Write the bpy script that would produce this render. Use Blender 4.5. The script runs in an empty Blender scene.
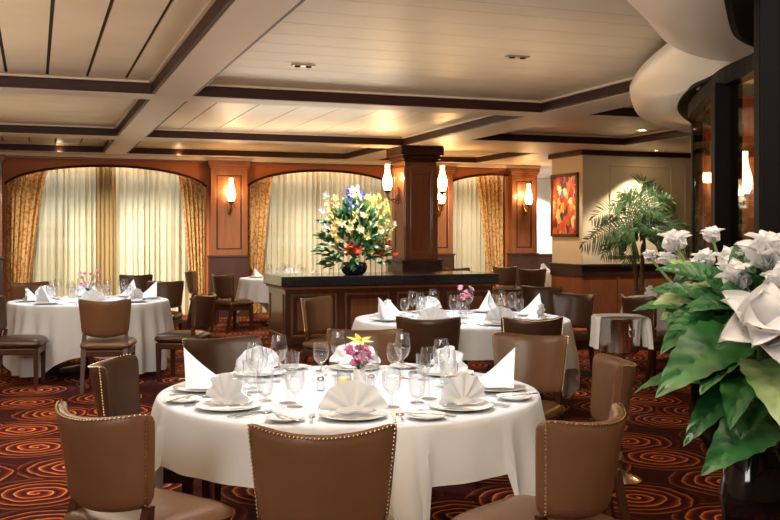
import bpy, bmesh, math, random
from mathutils import Vector, Matrix
random.seed(7)
PI = math.pi
sc = bpy.context.scene
C = sc.collection

# ------------------------------------------------------------------ camera, world, exposure
cam_d = bpy.data.cameras.new('camera')
cam = bpy.data.objects.new('camera', cam_d)
C.objects.link(cam)
cam.location = (0, 0, 1.47)
cam.rotation_euler = (PI/2, 0, -math.radians(19.91))
cam_d.sensor_width = 36
cam_d.lens = 36*980/780
cam_d.shift_y = -27/780
cam_d.clip_end = 200
sc.camera = cam
vs = sc.view_settings
sc.display_settings.display_device = 'sRGB'
vs.view_transform = 'Standard'
vs.look = 'None'
vs.gamma = 1
vs.exposure = 0.55
vs.use_curve_mapping = False

w = bpy.data.worlds.new('world')
sc.world = w
w.use_nodes = True
bg = w.node_tree.nodes['Background']
bg.inputs[0].default_value = (0.62, 0.72, 0.70, 1)
bg.inputs[1].default_value = 0.45

def area(name, loc, size, power, color, target=None, size_y=None, spread=PI):
    l = bpy.data.lights.new(name, 'AREA')
    l.energy = power
    l.color = color
    l.size = size
    if size_y:
        l.shape = 'RECTANGLE'
        l.size_y = size_y
    l.spread = spread
    o = bpy.data.objects.new(name, l)
    C.objects.link(o)
    o.location = loc
    if target:
        o.rotation_euler = (Vector(target) - Vector(loc)).to_track_quat('-Z', 'Y').to_euler()
    return o

def spot(name, loc, target, power, color, angle=60, blend=.6, radius=.05):
    l = bpy.data.lights.new(name, 'SPOT')
    l.energy = power
    l.color = color
    l.spot_size = math.radians(angle)
    l.spot_blend = blend
    l.shadow_soft_size = radius
    o = bpy.data.objects.new(name, l)
    C.objects.link(o)
    o.location = loc
    o.rotation_euler = (Vector(target) - Vector(loc)).to_track_quat('-Z', 'Y').to_euler()
    return o

WARM = (1, .74, .44)
SOFT = (1, .86, .68)
NEUT = (1, .97, .93)
COOL = (.93, .97, 1)
# studio-like daylight-white softbox high behind the viewer, and the dining room's downlights
area('fill_light', (-2.4, .2, 2.5), 1.4, 42, (1, 1, 1), (1.2, 5.0, .6), 1.0)
area('bounce_light', (.2, 1.0, 2.15), 2.4, 110, SOFT, (1.4, 3.4, 4.2), 1.4, math.radians(120))
area('bounce_light', (-1.1, 7.2, 1.62), 2.4, 21, SOFT, (-1.1, 7.2, 3.0), 2.4)  # unseen upward lamps added in place of light bounced to the ceiling
area('bounce_light', (3.3, 7.2, 1.62), 2.4, 13, SOFT, (3.3, 7.2, 3.0), 2.4)
area('bounce_light', (-1.0, 12.0, 1.75), 2.0, 12, SOFT, (-1.0, 12.0, 3.0), 2.0)
area('bar_ceiling_fill', (3.6, 13.3, 2.0), 2.6, 30, SOFT, (3.4, 12.6, 3.0), .6)  # unseen lamp added to brighten the ceiling over the bar
spot('table_downlight', (1.36, 4.3, 2.75), (1.36, 4.3, .7), 112, COOL, 66, .7, .08)
spot('table_downlight', (3.4, 7.6, 2.75), (3.4, 7.6, .7), 150, COOL, 66, .7, .08)
spot('table_downlight', (.55, 10.9, 2.75), (.55, 10.9, .7), 160, COOL, 66, .7, .08)
spot('table_downlight', (3.8, 15.4, 2.75), (3.8, 15.4, .7), 110, NEUT, 60, .7, .08)
spot('table_downlight', (6.8, 8.8, 2.75), (6.8, 8.8, .7), 110, SOFT, 62, .7, .08)
spot('bar_downlight', (3.9, 11.4, 2.78), (3.9, 12.1, 1.3), 170, NEUT, 60, .7, .06)
spot('bouquet_downlight', (1.0, 1.0, 2.75), (1.5, 1.8, 1.2), 20, COOL, 60, .7, .15)
spot('palm_spot', (9.3, 13.3, 2.72), (9.0, 13.5, .6), 200, SOFT, 82, .4, .04)
spot('palm_spot', (8.3, 12.3, 2.76), (8.7, 13.1, 1.6), 90, SOFT, 60, .7, .06)  # extra spot added to light the front of the fronds
spot('alcove_downlight', (10.9, 20.4, 2.72), (11.6, 21.3, 1.2), 350, NEUT, 70, .5, .05)
spot('alcove_downlight', (8.9, 16.2, 2.75), (8.9, 16.4, .6), 90, SOFT, 70, .6, .05)
spot('picture_light', (7.5, 14.2, 2.78), (8.25, 14.25, 1.8), 70, SOFT, 60, .6, .05)
# curtain cove strips behind the arched fascia
area('cove_light', (1.2, 17.43, 2.74), 3.0, 16, (1, .90, .72), (1.2, 17.62, 1.2), .08)
area('cove_light', (4.95, 17.43, 2.74), 2.7, 14, (1, .86, .62), (4.95, 17.62, 1.2), .08)
area('cove_light', (7.9, 17.43, 2.74), 1.4, 8, (1, .9, .7), (7.9, 17.62, 1.2), .08)
# unseen fill lamps added to wash the carpet, alcove and window wall
area('room_fill', (-.8, 7.5, 2.78), 2.0, 45, SOFT, (-.8, 7.5, 0), 2.0)
spot('room_fill', (2.2, 12.4, 2.78), (2.2, 13.4, 0), 110, SOFT, 150, 1, .15)
spot('room_fill', (-.4, 5.6, 2.78), (-.4, 5.6, 0), 45, SOFT, 120, 1, .15)  # added to brighten the carpet at left
spot('room_fill', (1.0, 8.0, 2.78), (1.0, 8.0, 0), 60, SOFT, 150, 1, .15)
for x_, p_ in ((.1, 330), (1.0, 300), (1.7, 420), (2.4, 480), (4.2, 350), (5.4, 350), (8.0, 480)):
    spot('curtain_fill', (x_-1.5, 14.75, 2.85), (x_, 17.6, .75), p_, (1, .92, .76), 48, .8, .06)  # unseen spots added behind the beam to brighten the sheers
area('room_fill', (10.6, 18.5, 2.79), 2.0, 90, NEUT, (10.6, 19.5, 0), 2.0)  # added to brighten the alcove
spot('room_fill', (6.6, 11.0, 2.78), (6.6, 11.2, 0), 70, SOFT, 150, 1, .15)
area('room_fill', (3.0, 1.5, 2.78), 1.6, 35, SOFT, (3.4, 4.5, 0), 1.6)

# ------------------------------------------------------------------ materials
def new_mat(name):
    m = bpy.data.materials.new(name)
    m.use_nodes = True
    nt = m.node_tree
    return m, nt, nt.nodes['Principled BSDF']

def col(c):
    return (c[0], c[1], c[2], 1)

def mat(name, c, rough=.5, metal=0, c2=None, scale=8, stretch=None, bump=0, bscale=60, spec=.5, sheen=0, coat=0, emit=None, es=0):
    m, nt, b = new_mat(name)
    N, L = nt.nodes, nt.links
    b.inputs['Base Color'].default_value = col(c)
    b.inputs['Roughness'].default_value = rough
    b.inputs['Metallic'].default_value = metal
    b.inputs['Specular IOR Level'].default_value = spec
    b.inputs['Sheen Weight'].default_value = sheen
    b.inputs['Coat Weight'].default_value = coat
    if emit:
        b.inputs['Emission Color'].default_value = col(emit)
        b.inputs['Emission Strength'].default_value = es
    if c2 or bump:
        tc = N.new('ShaderNodeTexCoord')
        mp = N.new('ShaderNodeMapping')
        L.new(tc.outputs['Object'], mp.inputs[0])
        if stretch:
            mp.inputs['Scale'].default_value = stretch
    if c2:
        n = N.new('ShaderNodeTexNoise')
        n.inputs['Scale'].default_value = scale
        n.inputs['Detail'].default_value = 5
        r = N.new('ShaderNodeValToRGB')
        r.color_ramp.elements[0].position = .32
        r.color_ramp.elements[0].color = col(c)
        r.color_ramp.elements[1].position = .68
        r.color_ramp.elements[1].color = col(c2)
        L.new(mp.outputs[0], n.inputs['Vector'])
        L.new(n.outputs['Fac'], r.inputs[0])
        L.new(r.outputs[0], b.inputs['Base Color'])
    if bump:
        n2 = N.new('ShaderNodeTexNoise')
        n2.inputs['Scale'].default_value = bscale
        n2.inputs['Detail'].default_value = 3
        bp = N.new('ShaderNodeBump')
        bp.inputs['Strength'].default_value = bump
        bp.inputs['Distance'].default_value = .01
        L.new(mp.outputs[0], n2.inputs['Vector'])
        L.new(n2.outputs['Fac'], bp.inputs['Height'])
        L.new(bp.outputs[0], b.inputs['Normal'])
    return m

def carpet_mat():
    m, nt, b = new_mat('carpet')
    N, L = nt.nodes, nt.links
    b.inputs['Roughness'].default_value = .95
    b.inputs['Specular IOR Level'].default_value = .1
    tc = N.new('ShaderNodeTexCoord')
    mp = N.new('ShaderNodeMapping')
    mp.inputs['Scale'].default_value = (1.55, 1.55, 1.55)
    mp.inputs['Location'].default_value = (.2, .05, 0)
    L.new(tc.outputs['Object'], mp.inputs[0])
    v = N.new('ShaderNodeTexVoronoi')
    v.voronoi_dimensions = '2D'
    v.inputs['Scale'].default_value = 1.0
    v.inputs['Randomness'].default_value = .55
    L.new(mp.outputs[0], v.inputs['Vector'])
    # angle about the cell centre turns rings into spirals
    sub = N.new('ShaderNodeVectorMath'); sub.operation = 'SUBTRACT'
    L.new(mp.outputs[0], sub.inputs[0]); L.new(v.outputs['Position'], sub.inputs[1])
    sp = N.new('ShaderNodeSeparateXYZ'); L.new(sub.outputs[0], sp.inputs[0])
    at = N.new('ShaderNodeMath'); at.operation = 'ARCTAN2'
    L.new(sp.outputs[1], at.inputs[0]); L.new(sp.outputs[0], at.inputs[1])
    wob = N.new('ShaderNodeTexNoise'); wob.inputs['Scale'].default_value = 3.5
    L.new(mp.outputs[0], wob.inputs['Vector'])
    def math_(op, a, bb):
        n = N.new('ShaderNodeMath'); n.operation = op
        for i, x in enumerate((a, bb)):
            if isinstance(x, (int, float)):
                n.inputs[i].default_value = x
            else:
                L.new(x, n.inputs[i])
        return n.outputs[0]
    d = math_('ADD', math_('MULTIPLY', v.outputs['Distance'], 9.0), math_('MULTIPLY', wob.outputs['Fac'], 1.1))
    ph = math_('ADD', d, math_('MULTIPLY', at.outputs[0], 1/(2*PI)))
    fr = math_('FRACT', ph, 0)
    r = N.new('ShaderNodeValToRGB')
    e = r.color_ramp.elements
    e[0].position = 0; e[0].color = (.030, .008, .012, 1)
    e[1].position = 1; e[1].color = (.035, .008, .010, 1)
    for p, c in ((.30, (.10, .013, .012, 1)), (.44, (.26, .028, .012, 1)), (.56, (.40, .060, .014, 1)), (.63, (.55, .16, .025, 1)), (.68, (.68, .44, .14, 1)), (.73, (.30, .040, .012, 1)), (.84, (.05, .008, .012, 1))):
        x = e.new(p); x.color = c
    L.new(fr, r.inputs[0])
    # outside the rings the ground is a dark maroon
    far = N.new('ShaderNodeValToRGB')
    far.color_ramp.elements[0].position = .47; far.color_ramp.elements[0].color = (0, 0, 0, 1)
    far.color_ramp.elements[1].position = .58; far.color_ramp.elements[1].color = (1, 1, 1, 1)
    L.new(v.outputs['Distance'], far.inputs[0])
    mx = N.new('ShaderNodeMix'); mx.data_type = 'RGBA'
    L.new(far.outputs[0], mx.inputs[0]); L.new(r.outputs[0], mx.inputs[6])
    mx.inputs[7].default_value = (.075, .012, .014, 1)
    gr = N.new('ShaderNodeTexNoise'); gr.inputs['Scale'].default_value = 120
    L.new(mp.outputs[0], gr.inputs['Vector'])
    mu = N.new('ShaderNodeMix'); mu.data_type = 'RGBA'; mu.blend_type = 'MULTIPLY'
    mu.inputs[0].default_value = .4
    L.new(mx.outputs[2], mu.inputs[6]); L.new(gr.outputs['Color'], mu.inputs[7])
    ctr = N.new('ShaderNodeMapRange')
    ctr.inputs[1].default_value = .02; ctr.inputs[2].default_value = .5; ctr.inputs[3].default_value = 1.9; ctr.inputs[4].default_value = .75
    L.new(v.outputs['Distance'], ctr.inputs[0])
    gg = N.new('ShaderNodeVectorMath'); gg.operation = 'SCALE'
    L.new(mu.outputs[2], gg.inputs[0]); L.new(ctr.outputs[0], gg.inputs[3])
    L.new(gg.outputs[0], b.inputs['Base Color'])
    return m

def fabric_mat(name, c, trans=0, transp=0, c2=None, scale=20):
    m, nt, b = new_mat(name)
    N, L = nt.nodes, nt.links
    N.remove(b)
    out = N['Material Output']
    df = N.new('ShaderNodeBsdfDiffuse'); df.inputs[0].default_value = col(c)
    last = df.outputs[0]
    src = None
    if c2:
        tc = N.new('ShaderNodeTexCoord')
        vo = N.new('ShaderNodeTexVoronoi'); vo.inputs['Scale'].default_value = scale; vo.feature = 'SMOOTH_F1'
        no = N.new('ShaderNodeTexNoise'); no.inputs['Scale'].default_value = scale*.7; no.inputs['Detail'].default_value = 3
        ad = N.new('ShaderNodeMath'); ad.operation = 'ADD'
        L.new(tc.outputs['Object'], vo.inputs['Vector']); L.new(tc.outputs['Object'], no.inputs['Vector'])
        L.new(vo.outputs['Distance'], ad.inputs[0]); L.new(no.outputs['Fac'], ad.inputs[1])
        r = N.new('ShaderNodeValToRGB'); r.color_ramp.interpolation = 'EASE'
        r.color_ramp.elements[0].position = .72; r.color_ramp.elements[0].color = col(c)
        r.color_ramp.elements[1].position = .98; r.color_ramp.elements[1].color = col(c2)
        L.new(ad.outputs[0], r.inputs[0]); L.new(r.outputs[0], df.inputs[0])
        src = r.outputs[0]
    if trans:
        tr = N.new('ShaderNodeBsdfTranslucent'); tr.inputs[0].default_value = col(c)
        if src: L.new(src, tr.inputs[0])
        mx = N.new('ShaderNodeMixShader'); mx.inputs[0].default_value = trans
        L.new(last, mx.inputs[1]); L.new(tr.outputs[0], mx.inputs[2]); last = mx.outputs[0]
    if transp:
        tp = N.new('ShaderNodeBsdfTransparent')
        mx = N.new('ShaderNodeMixShader'); mx.inputs[0].default_value = transp
        L.new(last, mx.inputs[1]); L.new(tp.outputs[0], mx.inputs[2]); last = mx.outputs[0]
    L.new(last, out.inputs[0])
    return m

def glass_mat(name, tint=(1, 1, 1), base=.05, edge=.6, rough=.02):
    m, nt, b = new_mat(name)
    N, L = nt.nodes, nt.links
    N.remove(b)
    out = N['Material Output']
    tp = N.new('ShaderNodeBsdfTransparent'); tp.inputs[0].default_value = col(tint)
    gl = N.new('ShaderNodeBsdfGlossy'); gl.inputs['Roughness'].default_value = rough
    lw = N.new('ShaderNodeLayerWeight'); lw.inputs[0].default_value = .35
    mr = N.new('ShaderNodeMapRange')
    mr.inputs[3].default_value = base; mr.inputs[4].default_value = edge
    L.new(lw.outputs['Facing'], mr.inputs[0])
    mx = N.new('ShaderNodeMixShader')
    L.new(mr.outputs[0], mx.inputs[0]); L.new(tp.outputs[0], mx.inputs[1]); L.new(gl.outputs[0], mx.inputs[2])
    L.new(mx.outputs[0], out.inputs[0])
    return m

def emit_mat(name, c, s):
    m, nt, b = new_mat(name)
    b.inputs['Base Color'].default_value = col((.8, .7, .5))
    b.inputs['Emission Color'].default_value = col(c)
    b.inputs['Emission Strength'].default_value = s
    return m

def leaf_mat(name, c, c2, vein):
    m, nt, b = new_mat(name)
    N, L = nt.nodes, nt.links
    b.inputs['Roughness'].default_value = .32
    uv = N.new('ShaderNodeUVMap'); uv.uv_map = 'UVMap'
    sp = N.new('ShaderNodeSeparateXYZ'); L.new(uv.outputs[0], sp.inputs[0])
    def mth(op, a, bb):
        n = N.new('ShaderNodeMath'); n.operation = op
        for i, x in enumerate((a, bb)):
            if isinstance(x, (int, float)): n.inputs[i].default_value = x
            else: L.new(x, n.inputs[i])
        return n.outputs[0]
    s = mth('ABSOLUTE', mth('SUBTRACT', sp.outputs[1], .5), 0)
    st = mth('FRACT', mth('SUBTRACT', mth('MULTIPLY', sp.outputs[0], 8.0), mth('MULTIPLY', s, 4.5)), 0)
    rib = mth('LESS_THAN', st, .16)
    mid = mth('LESS_THAN', s, .022)
    v = mth('MAXIMUM', mth('MULTIPLY', rib, .8), mid)
    tc = N.new('ShaderNodeTexCoord')
    no = N.new('ShaderNodeTexNoise'); no.inputs['Scale'].default_value = 16; no.inputs['Detail'].default_value = 4
    L.new(tc.outputs['Object'], no.inputs['Vector'])
    r = N.new('ShaderNodeValToRGB')
    r.color_ramp.elements[0].position = .35; r.color_ramp.elements[0].color = col(c)
    r.color_ramp.elements[1].position = .7; r.color_ramp.elements[1].color = col(c2)
    L.new(no.outputs['Fac'], r.inputs[0])
    mx = N.new('ShaderNodeMix'); mx.data_type = 'RGBA'
    L.new(v, mx.inputs[0]); L.new(r.outputs[0], mx.inputs[6]); mx.inputs[7].default_value = col(vein)
    L.new(mx.outputs[2], b.inputs['Base Color'])
    return m

def painting_mat():
    m, nt, b = new_mat('painted_canvas')
    N, L = nt.nodes, nt.links
    b.inputs['Roughness'].default_value = .5
    tc = N.new('ShaderNodeTexCoord')
    mp = N.new('ShaderNodeMapping'); mp.inputs['Scale'].default_value = (1, 7.5, 5.5)
    L.new(tc.outputs['Object'], mp.inputs[0])
    no = N.new('ShaderNodeTexNoise'); no.inputs['Scale'].default_value = 1.6
    L.new(mp.outputs[0], no.inputs['Vector'])
    ad = N.new('ShaderNodeVectorMath'); ad.operation = 'ADD'
    L.new(mp.outputs[0], ad.inputs[0]); L.new(no.outputs['Color'], ad.inputs[1])
    v = N.new('ShaderNodeTexVoronoi'); v.inputs['Scale'].default_value = 1.5
    L.new(ad.outputs[0], v.inputs['Vector'])
    sp = N.new('ShaderNodeSeparateXYZ'); L.new(v.outputs['Color'], sp.inputs[0])
    r = N.new('ShaderNodeValToRGB'); r.color_ramp.interpolation = 'CONSTANT'
    e = r.color_ramp.elements
    e[0].position = 0; e[0].color = (.35, .015, .015, 1)
    e[1].position = .92; e[1].color = (.70, .50, .26, 1)
    for p, c in ((.16, (.60, .11, .015)), (.32, (.72, .36, .05)), (.44, (.05, .02, .02)), (.56, (.62, .05, .03)), (.68, (.85, .60, .22)), (.76, (.12, .16, .24)), (.82, (.6, .10, .03))):
        x = e.new(p); x.color = col(c)
    L.new(sp.outputs[0], r.inputs[0]); L.new(r.outputs[0], b.inputs['Base Color'])
    return m

M = dict(
    carpet=carpet_mat(),
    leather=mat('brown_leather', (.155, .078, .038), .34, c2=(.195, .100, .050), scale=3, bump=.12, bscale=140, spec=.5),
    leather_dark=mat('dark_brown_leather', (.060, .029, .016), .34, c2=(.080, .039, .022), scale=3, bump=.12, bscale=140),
    legwood=mat('dark_red_wood', (.045, .014, .008), .32, c2=(.075, .024, .012), scale=9, stretch=(3, 3, .4)),
    nail=mat('antique_brass_nail', (.75, .62, .42), .25, 1),
    cloth=fabric_mat('white_tablecloth', (.77, .80, .84), trans=.12),
    napkin=fabric_mat('white_napkin', (.83, .85, .88), trans=.15),
    china=mat('white_china', (.82, .82, .80), .12, spec=.6),
    steel=mat('polished_steel', (.62, .60, .56), .18, 1),
    glass=glass_mat('clear_glass', (.97, .97, .97), .06, .80),
    pane=glass_mat('window_glass', (.85, .9, .88), .05, .5),
    darkpane=glass_mat('tinted_glass', (.86, .80, .70), .02, .10, .03),
    beam=mat('painted_beam', (.60, .49, .38), .5, c2=(.64, .53, .42), scale=1.5),
    plank=mat('lacquered_ceiling_plank', (.58, .47, .33), .42, c2=(.64, .52, .37), scale=2.2, stretch=(1, 1, 1), spec=.4),
    gap=mat('black_gap', (.012, .008, .006), .8),
    fascia=mat('dark_mahogany', (.030, .010, .008), .45, spec=.2, c2=(.050, .016, .011), scale=6, stretch=(1, 1, 6)),
    terra=mat('terracotta_paint', (.34, .085, .018), .6, c2=(.38, .100, .023), scale=2),
    pil=mat('cherry_wood', (.15, .052, .020), .34, c2=(.20, .072, .028), scale=5, stretch=(5, 5, .5), coat=.3),
    colwood=mat('walnut_wood', (.15, .055, .022), .32, c2=(.20, .075, .03), scale=5, stretch=(5, 5, .5), coat=.3),
    wains=mat('dark_wainscot', (.035, .015, .011), .35, c2=(.05, .02, .014), scale=5),
    cream=mat('cream_wall', (.66, .52, .34), .6, c2=(.68, .545, .365), scale=3),
    white=mat('white_wall', (.80, .74, .64), .6),
    redwood=mat('red_brown_panel', (.22, .07, .025), .35, c2=(.28, .10, .035), scale=4, stretch=(4, 4, .5)),
    sheer=fabric_mat('sheer_voile', (.80, .74, .55), trans=.25, transp=.22),
    panel=fabric_mat('tan_curtain', (.36, .25, .12), trans=.2),
    drape=fabric_mat('gold_damask', (.42, .17, .050), trans=.12, c2=(.62, .40, .17), scale=24),
    brass=mat('aged_brass', (.20, .11, .045), .35, .9),
    lamp=emit_mat('lit_frosted_glass', (1, .62, .24), 9),
    bulb=emit_mat('lit_downlight', (1, .8, .5), 30),
    granite=mat('black_granite', (.010, .010, .012), .12, c2=(.03, .03, .034), scale=90),
    barwood=mat('bar_wood', (.060, .022, .012), .3, c2=(.095, .034, .016), scale=5, stretch=(5, 5, .5), coat=.3),
    soffit=mat('beige_plaster_soffit', (.52, .47, .39), .42),
    black=mat('black_lacquered_frame', (.003, .003, .004), .6, spec=.06),
    chrome=mat('chrome', (.86, .85, .83), .20, 1),
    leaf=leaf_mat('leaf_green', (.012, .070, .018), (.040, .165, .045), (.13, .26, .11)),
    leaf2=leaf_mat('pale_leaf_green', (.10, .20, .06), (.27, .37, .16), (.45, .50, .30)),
    palm=mat('palm_green', (.035, .085, .025), .4, c2=(.08, .15, .05), scale=8),
    stem=mat('green_stem', (.07, .13, .04), .5),
    bark=mat('palm_trunk', (.16, .10, .05), .8, c2=(.08, .05, .025), scale=20),
    petal_w=fabric_mat('white_petal', (.80, .80, .82), trans=.25),
    petal_c=fabric_mat('cream_petal', (.78, .70, .42), trans=.25),
    petal_p=fabric_mat('pink_petal', (.62, .10, .28), trans=.25, c2=(.75, .40, .52), scale=40),
    petal_m=fabric_mat('magenta_petal', (.55, .04, .28), trans=.25, c2=(.7, .25, .5), scale=40),
    petal_y=fabric_mat('yellow_orange_petal', (.80, .46, .12), trans=.25, c2=(.85, .66, .36), scale=30),
    petal_r=fabric_mat('red_petal', (.42, .02, .015), trans=.2, c2=(.6, .10, .06), scale=30),
    petal_b=fabric_mat('blue_petal', (.05, .05, .32), trans=.2, c2=(.16, .14, .55), scale=40),
    petal_g=fabric_mat('yellow_green_petal', (.48, .52, .08), trans=.25, c2=(.65, .66, .25), scale=30),
    stamen=mat('yellow_stamen', (.7, .5, .05), .6),
    navy=mat('dark_blue_glaze', (.008, .014, .03), .1),
    wax=mat('pale_yellow_wax', (.85, .70, .30), .5, emit=(1, .75, .25), es=.25),
    pot=mat('dark_planter', (.03, .02, .016), .4),
    soil=mat('soil', (.03, .02, .012), .9),
    canvas=painting_mat(),
    frame=mat('bronze_frame', (.10, .05, .02), .35, .5),
    vent=mat('satin_metal', (.5, .42, .32), .3, .8),
    outdoor=mat('pale_exterior_wall', (.45, .47, .42), .8),
    darkglass=mat('black_glass', (.005, .005, .006), .08, spec=.5),
)

# ------------------------------------------------------------------ mesh helpers
def link(name, bm, m, parent=None, smooth=True, loc=None, angle=40):
    me = bpy.data.meshes.new(name)
    bm.normal_update()
    bm.to_mesh(me)
    bm.free()
    if smooth:
        me.polygons.foreach_set('use_smooth', [True]*len(me.polygons))
        me.set_sharp_from_angle(angle=math.radians(angle))
    o = bpy.data.objects.new(name, me)
    C.objects.link(o)
    for mm in (m if isinstance(m, (list, tuple)) else [m]):
        me.materials.append(M[mm])
    if parent is not None:
        o.parent = parent
    if loc is not None:
        o.location = loc
    return o

def tag(o, label, cat, group=None):
    o['label'] = label
    o['category'] = cat
    if group:
        o['group'] = group
    return o

def thing(name, label, cat, loc=(0, 0, 0), rot=0, group=None):
    o = bpy.data.objects.new(name, None)
    o.empty_display_size = .1
    C.objects.link(o)
    o.location = loc
    o.rotation_euler = (0, 0, rot)
    return tag(o, label, cat, group)

def struct(name, bm, m, smooth=False, **k):
    o = link(name, bm, m, None, smooth, **k)
    o['kind'] = 'structure'
    return o

def dup(root, loc, rot, label, group=None):
    r = root.copy()
    C.objects.link(r)
    r.location = loc
    r.rotation_euler = (0, 0, rot)
    r['label'] = label
    if group:
        r['group'] = group
    for ch in list(root.children):
        c = ch.copy()
        C.objects.link(c)
        c.parent = r
        for g in list(ch.children):
            d = g.copy()
            C.objects.link(d)
            d.parent = c
    return r

def BM():
    return bmesh.new()

def box(bm, c, s, bev=0, rot=None, mi=0):
    r = bmesh.ops.create_cube(bm, size=1)
    vv = r['verts']
    for v in vv:
        v.co = Vector((v.co.x*s[0], v.co.y*s[1], v.co.z*s[2]))
    if bev:
        ee = list({e for v in vv for e in v.link_edges})
        g = bmesh.ops.bevel(bm, geom=ee, offset=bev, segments=2, affect='EDGES', profile=.5)
        vv = list({v for f in g['faces'] for v in f.verts} | {v for v in vv if v.is_valid})
    mt = Matrix.Translation(Vector(c))
    if rot is not None:
        mt = mt @ rot.to_4x4()
    for v in vv:
        v.co = mt @ v.co
    if mi:
        for f in {f for v in vv for f in v.link_faces}:
            f.material_index = mi

def bb(bm, x0, x1, y0, y1, z0, z1, bev=0):
    box(bm, ((x0+x1)/2, (y0+y1)/2, (z0+z1)/2), (x1-x0, y1-y0, z1-z0), bev)

def grid(bm, nu, nv, fn, closeu=False, flip=False, mi=0, uv=False):
    lay = bm.loops.layers.uv.verify() if uv else None
    V = [[bm.verts.new(fn(i/(nu if closeu else nu), j/nv)) for j in range(nv+1)] for i in range(nu if closeu else nu+1)]
    idx = {V[i][j]: (i, j) for i in range(len(V)) for j in range(nv+1)} if uv else None
    n = nu
    for i in range(n):
        a, b = V[i], V[(i+1) % len(V)]
        for j in range(nv):
            q = (a[j], b[j], b[j+1], a[j+1])
            try:
                f = bm.faces.new(q[::-1] if flip else q)
                f.material_index = mi
                if uv:
                    for lp in f.loops:
                        k = idx[lp.vert]
                        lp[lay].uv = (k[0]/nu, k[1]/nv)
            except ValueError:
                pass
    return V

def lathe(bm, prof, n=24, c=(0, 0, 0), cap0=True, cap1=True, mi=0):
    rings = []
    for r, z in prof:
        rings.append([bm.verts.new((c[0]+r*math.cos(2*PI*k/n), c[1]+r*math.sin(2*PI*k/n), c[2]+z)) for k in range(n)])
    for a, b in zip(rings, rings[1:]):
        for k in range(n):
            f = bm.faces.new((a[k], a[(k+1) % n], b[(k+1) % n], b[k]))
            f.material_index = mi
    if cap0:
        bm.faces.new(rings[0][::-1]).material_index = mi
    if cap1:
        bm.faces.new(rings[-1]).material_index = mi

def tube(bm, pts, rad, n=8, cap=True, mi=0):
    pts = [Vector(p) for p in pts]
    rads = rad if isinstance(rad, (list, tuple)) else [rad]*len(pts)
    t0 = (pts[1]-pts[0]).normalized()
    up = Vector((0, 0, 1)) if abs(t0.z) < .9 else Vector((1, 0, 0))
    a = t0.cross(up).normalized()
    rings = []
    for i, p in enumerate(pts):
        t = (pts[min(i+1, len(pts)-1)]-pts[max(i-1, 0)]).normalized()
        a = (a - t*a.dot(t)).normalized()
        b = t.cross(a)
        rings.append([bm.verts.new(p + (a*math.cos(2*PI*k/n)+b*math.sin(2*PI*k/n))*rads[i]) for k in range(n)])
    for r0, r1 in zip(rings, rings[1:]):
        for k in range(n):
            bm.faces.new((r0[k], r0[(k+1) % n], r1[(k+1) % n], r1[k])).material_index = mi
    if cap:
        bm.faces.new(rings[0][::-1]).material_index = mi
        bm.faces.new(rings[-1]).material_index = mi

def ball(bm, c, r, sub=1, s=(1, 1, 1), mi=0):
    g = bmesh.ops.create_icosphere(bm, subdivisions=sub, radius=r)
    for v in g['verts']:
        v.co = Vector((v.co.x*s[0], v.co.y*s[1], v.co.z*s[2])) + Vector(c)
    if mi:
        for f in {f for v in g['verts'] for f in v.link_faces}:
            f.material_index = mi

def pillow(bm, nx, ny, fn, sq=9, k=10, mi=0):
    """closed rounded slab: fn(a, b, w) with a, b, w in [-1, 1]"""
    def co(i, n):
        return math.sin((2*i/n-1)*PI/2)
    top, bot = {}, {}
    for i in range(nx+1):
        for j in range(ny+1):
            a, b = co(i, nx), co(j, ny)
            m = max(abs(a), abs(b))
            if m > 1e-6:
                s = m/((abs(a)/1)**sq+(abs(b))**sq)**(1/sq)
                a2, b2 = a*s, b*s
            else:
                a2 = b2 = 0
            ww = math.sqrt(max(0, 1-min(1, m)**k))
            edge = i in (0, nx) or j in (0, ny)
            v = bm.verts.new(fn(a2, b2, 0 if edge else ww))
            top[i, j] = v
            bot[i, j] = v if edge else bm.verts.new(fn(a2, b2, -ww))
    for i in range(nx):
        for j in range(ny):
            for d, fl in ((top, 0), (bot, 1)):
                q = [d[i, j], d[i+1, j], d[i+1, j+1], d[i, j+1]]
                bm.faces.new(q[::-1] if fl else q).material_index = mi

def prism(bm, poly, z0, z1, mi=0):
    a = [bm.verts.new((x, y, z0)) for x, y in poly]
    b = [bm.verts.new((x, y, z1)) for x, y in poly]
    n = len(poly)
    bm.faces.new(a[::-1]); bm.faces.new(b)
    for i in range(n):
        bm.faces.new((a[i], a[(i+1) % n], b[(i+1) % n], b[i]))
    bmesh.ops.recalc_face_normals(bm, faces=bm.faces[:])

def leaf(bm, base, tip, width, up=(0, 0, 1), bow=.15, fold=.18, ribs=0, serr=0, nu=12, nv=4, mi=0, pw=.8):
    base, tip = Vector(base), Vector(tip)
    d = tip-base
    L_ = d.length
    d.normalize()
    upv = Vector(up)
    side = d.cross(upv)
    if side.length < .05:
        side = d.cross(Vector((.3, 1, .2)))
    side.normalize()
    nrm = side.cross(d).normalized()
    def fn(u, v):
        s = 2*v-1
        wv = width/2*max(0.0, math.sin(PI*min(1, u**pw)))**.85
        wv *= 1+serr*math.sin(u*46)
        h = bow*L_*4*u*(1-u)*.5 + abs(s)*wv*fold
        if ribs:
            h += ribs*math.cos(2*PI*(u*7-abs(s)*1.3))*(1-abs(s)*.6)*min(1, 6*u*(1-u))
        return base + d*(u*L_) + side*(s*wv) + nrm*h
    grid(bm, nu, nv, fn, mi=mi, uv=True)

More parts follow.
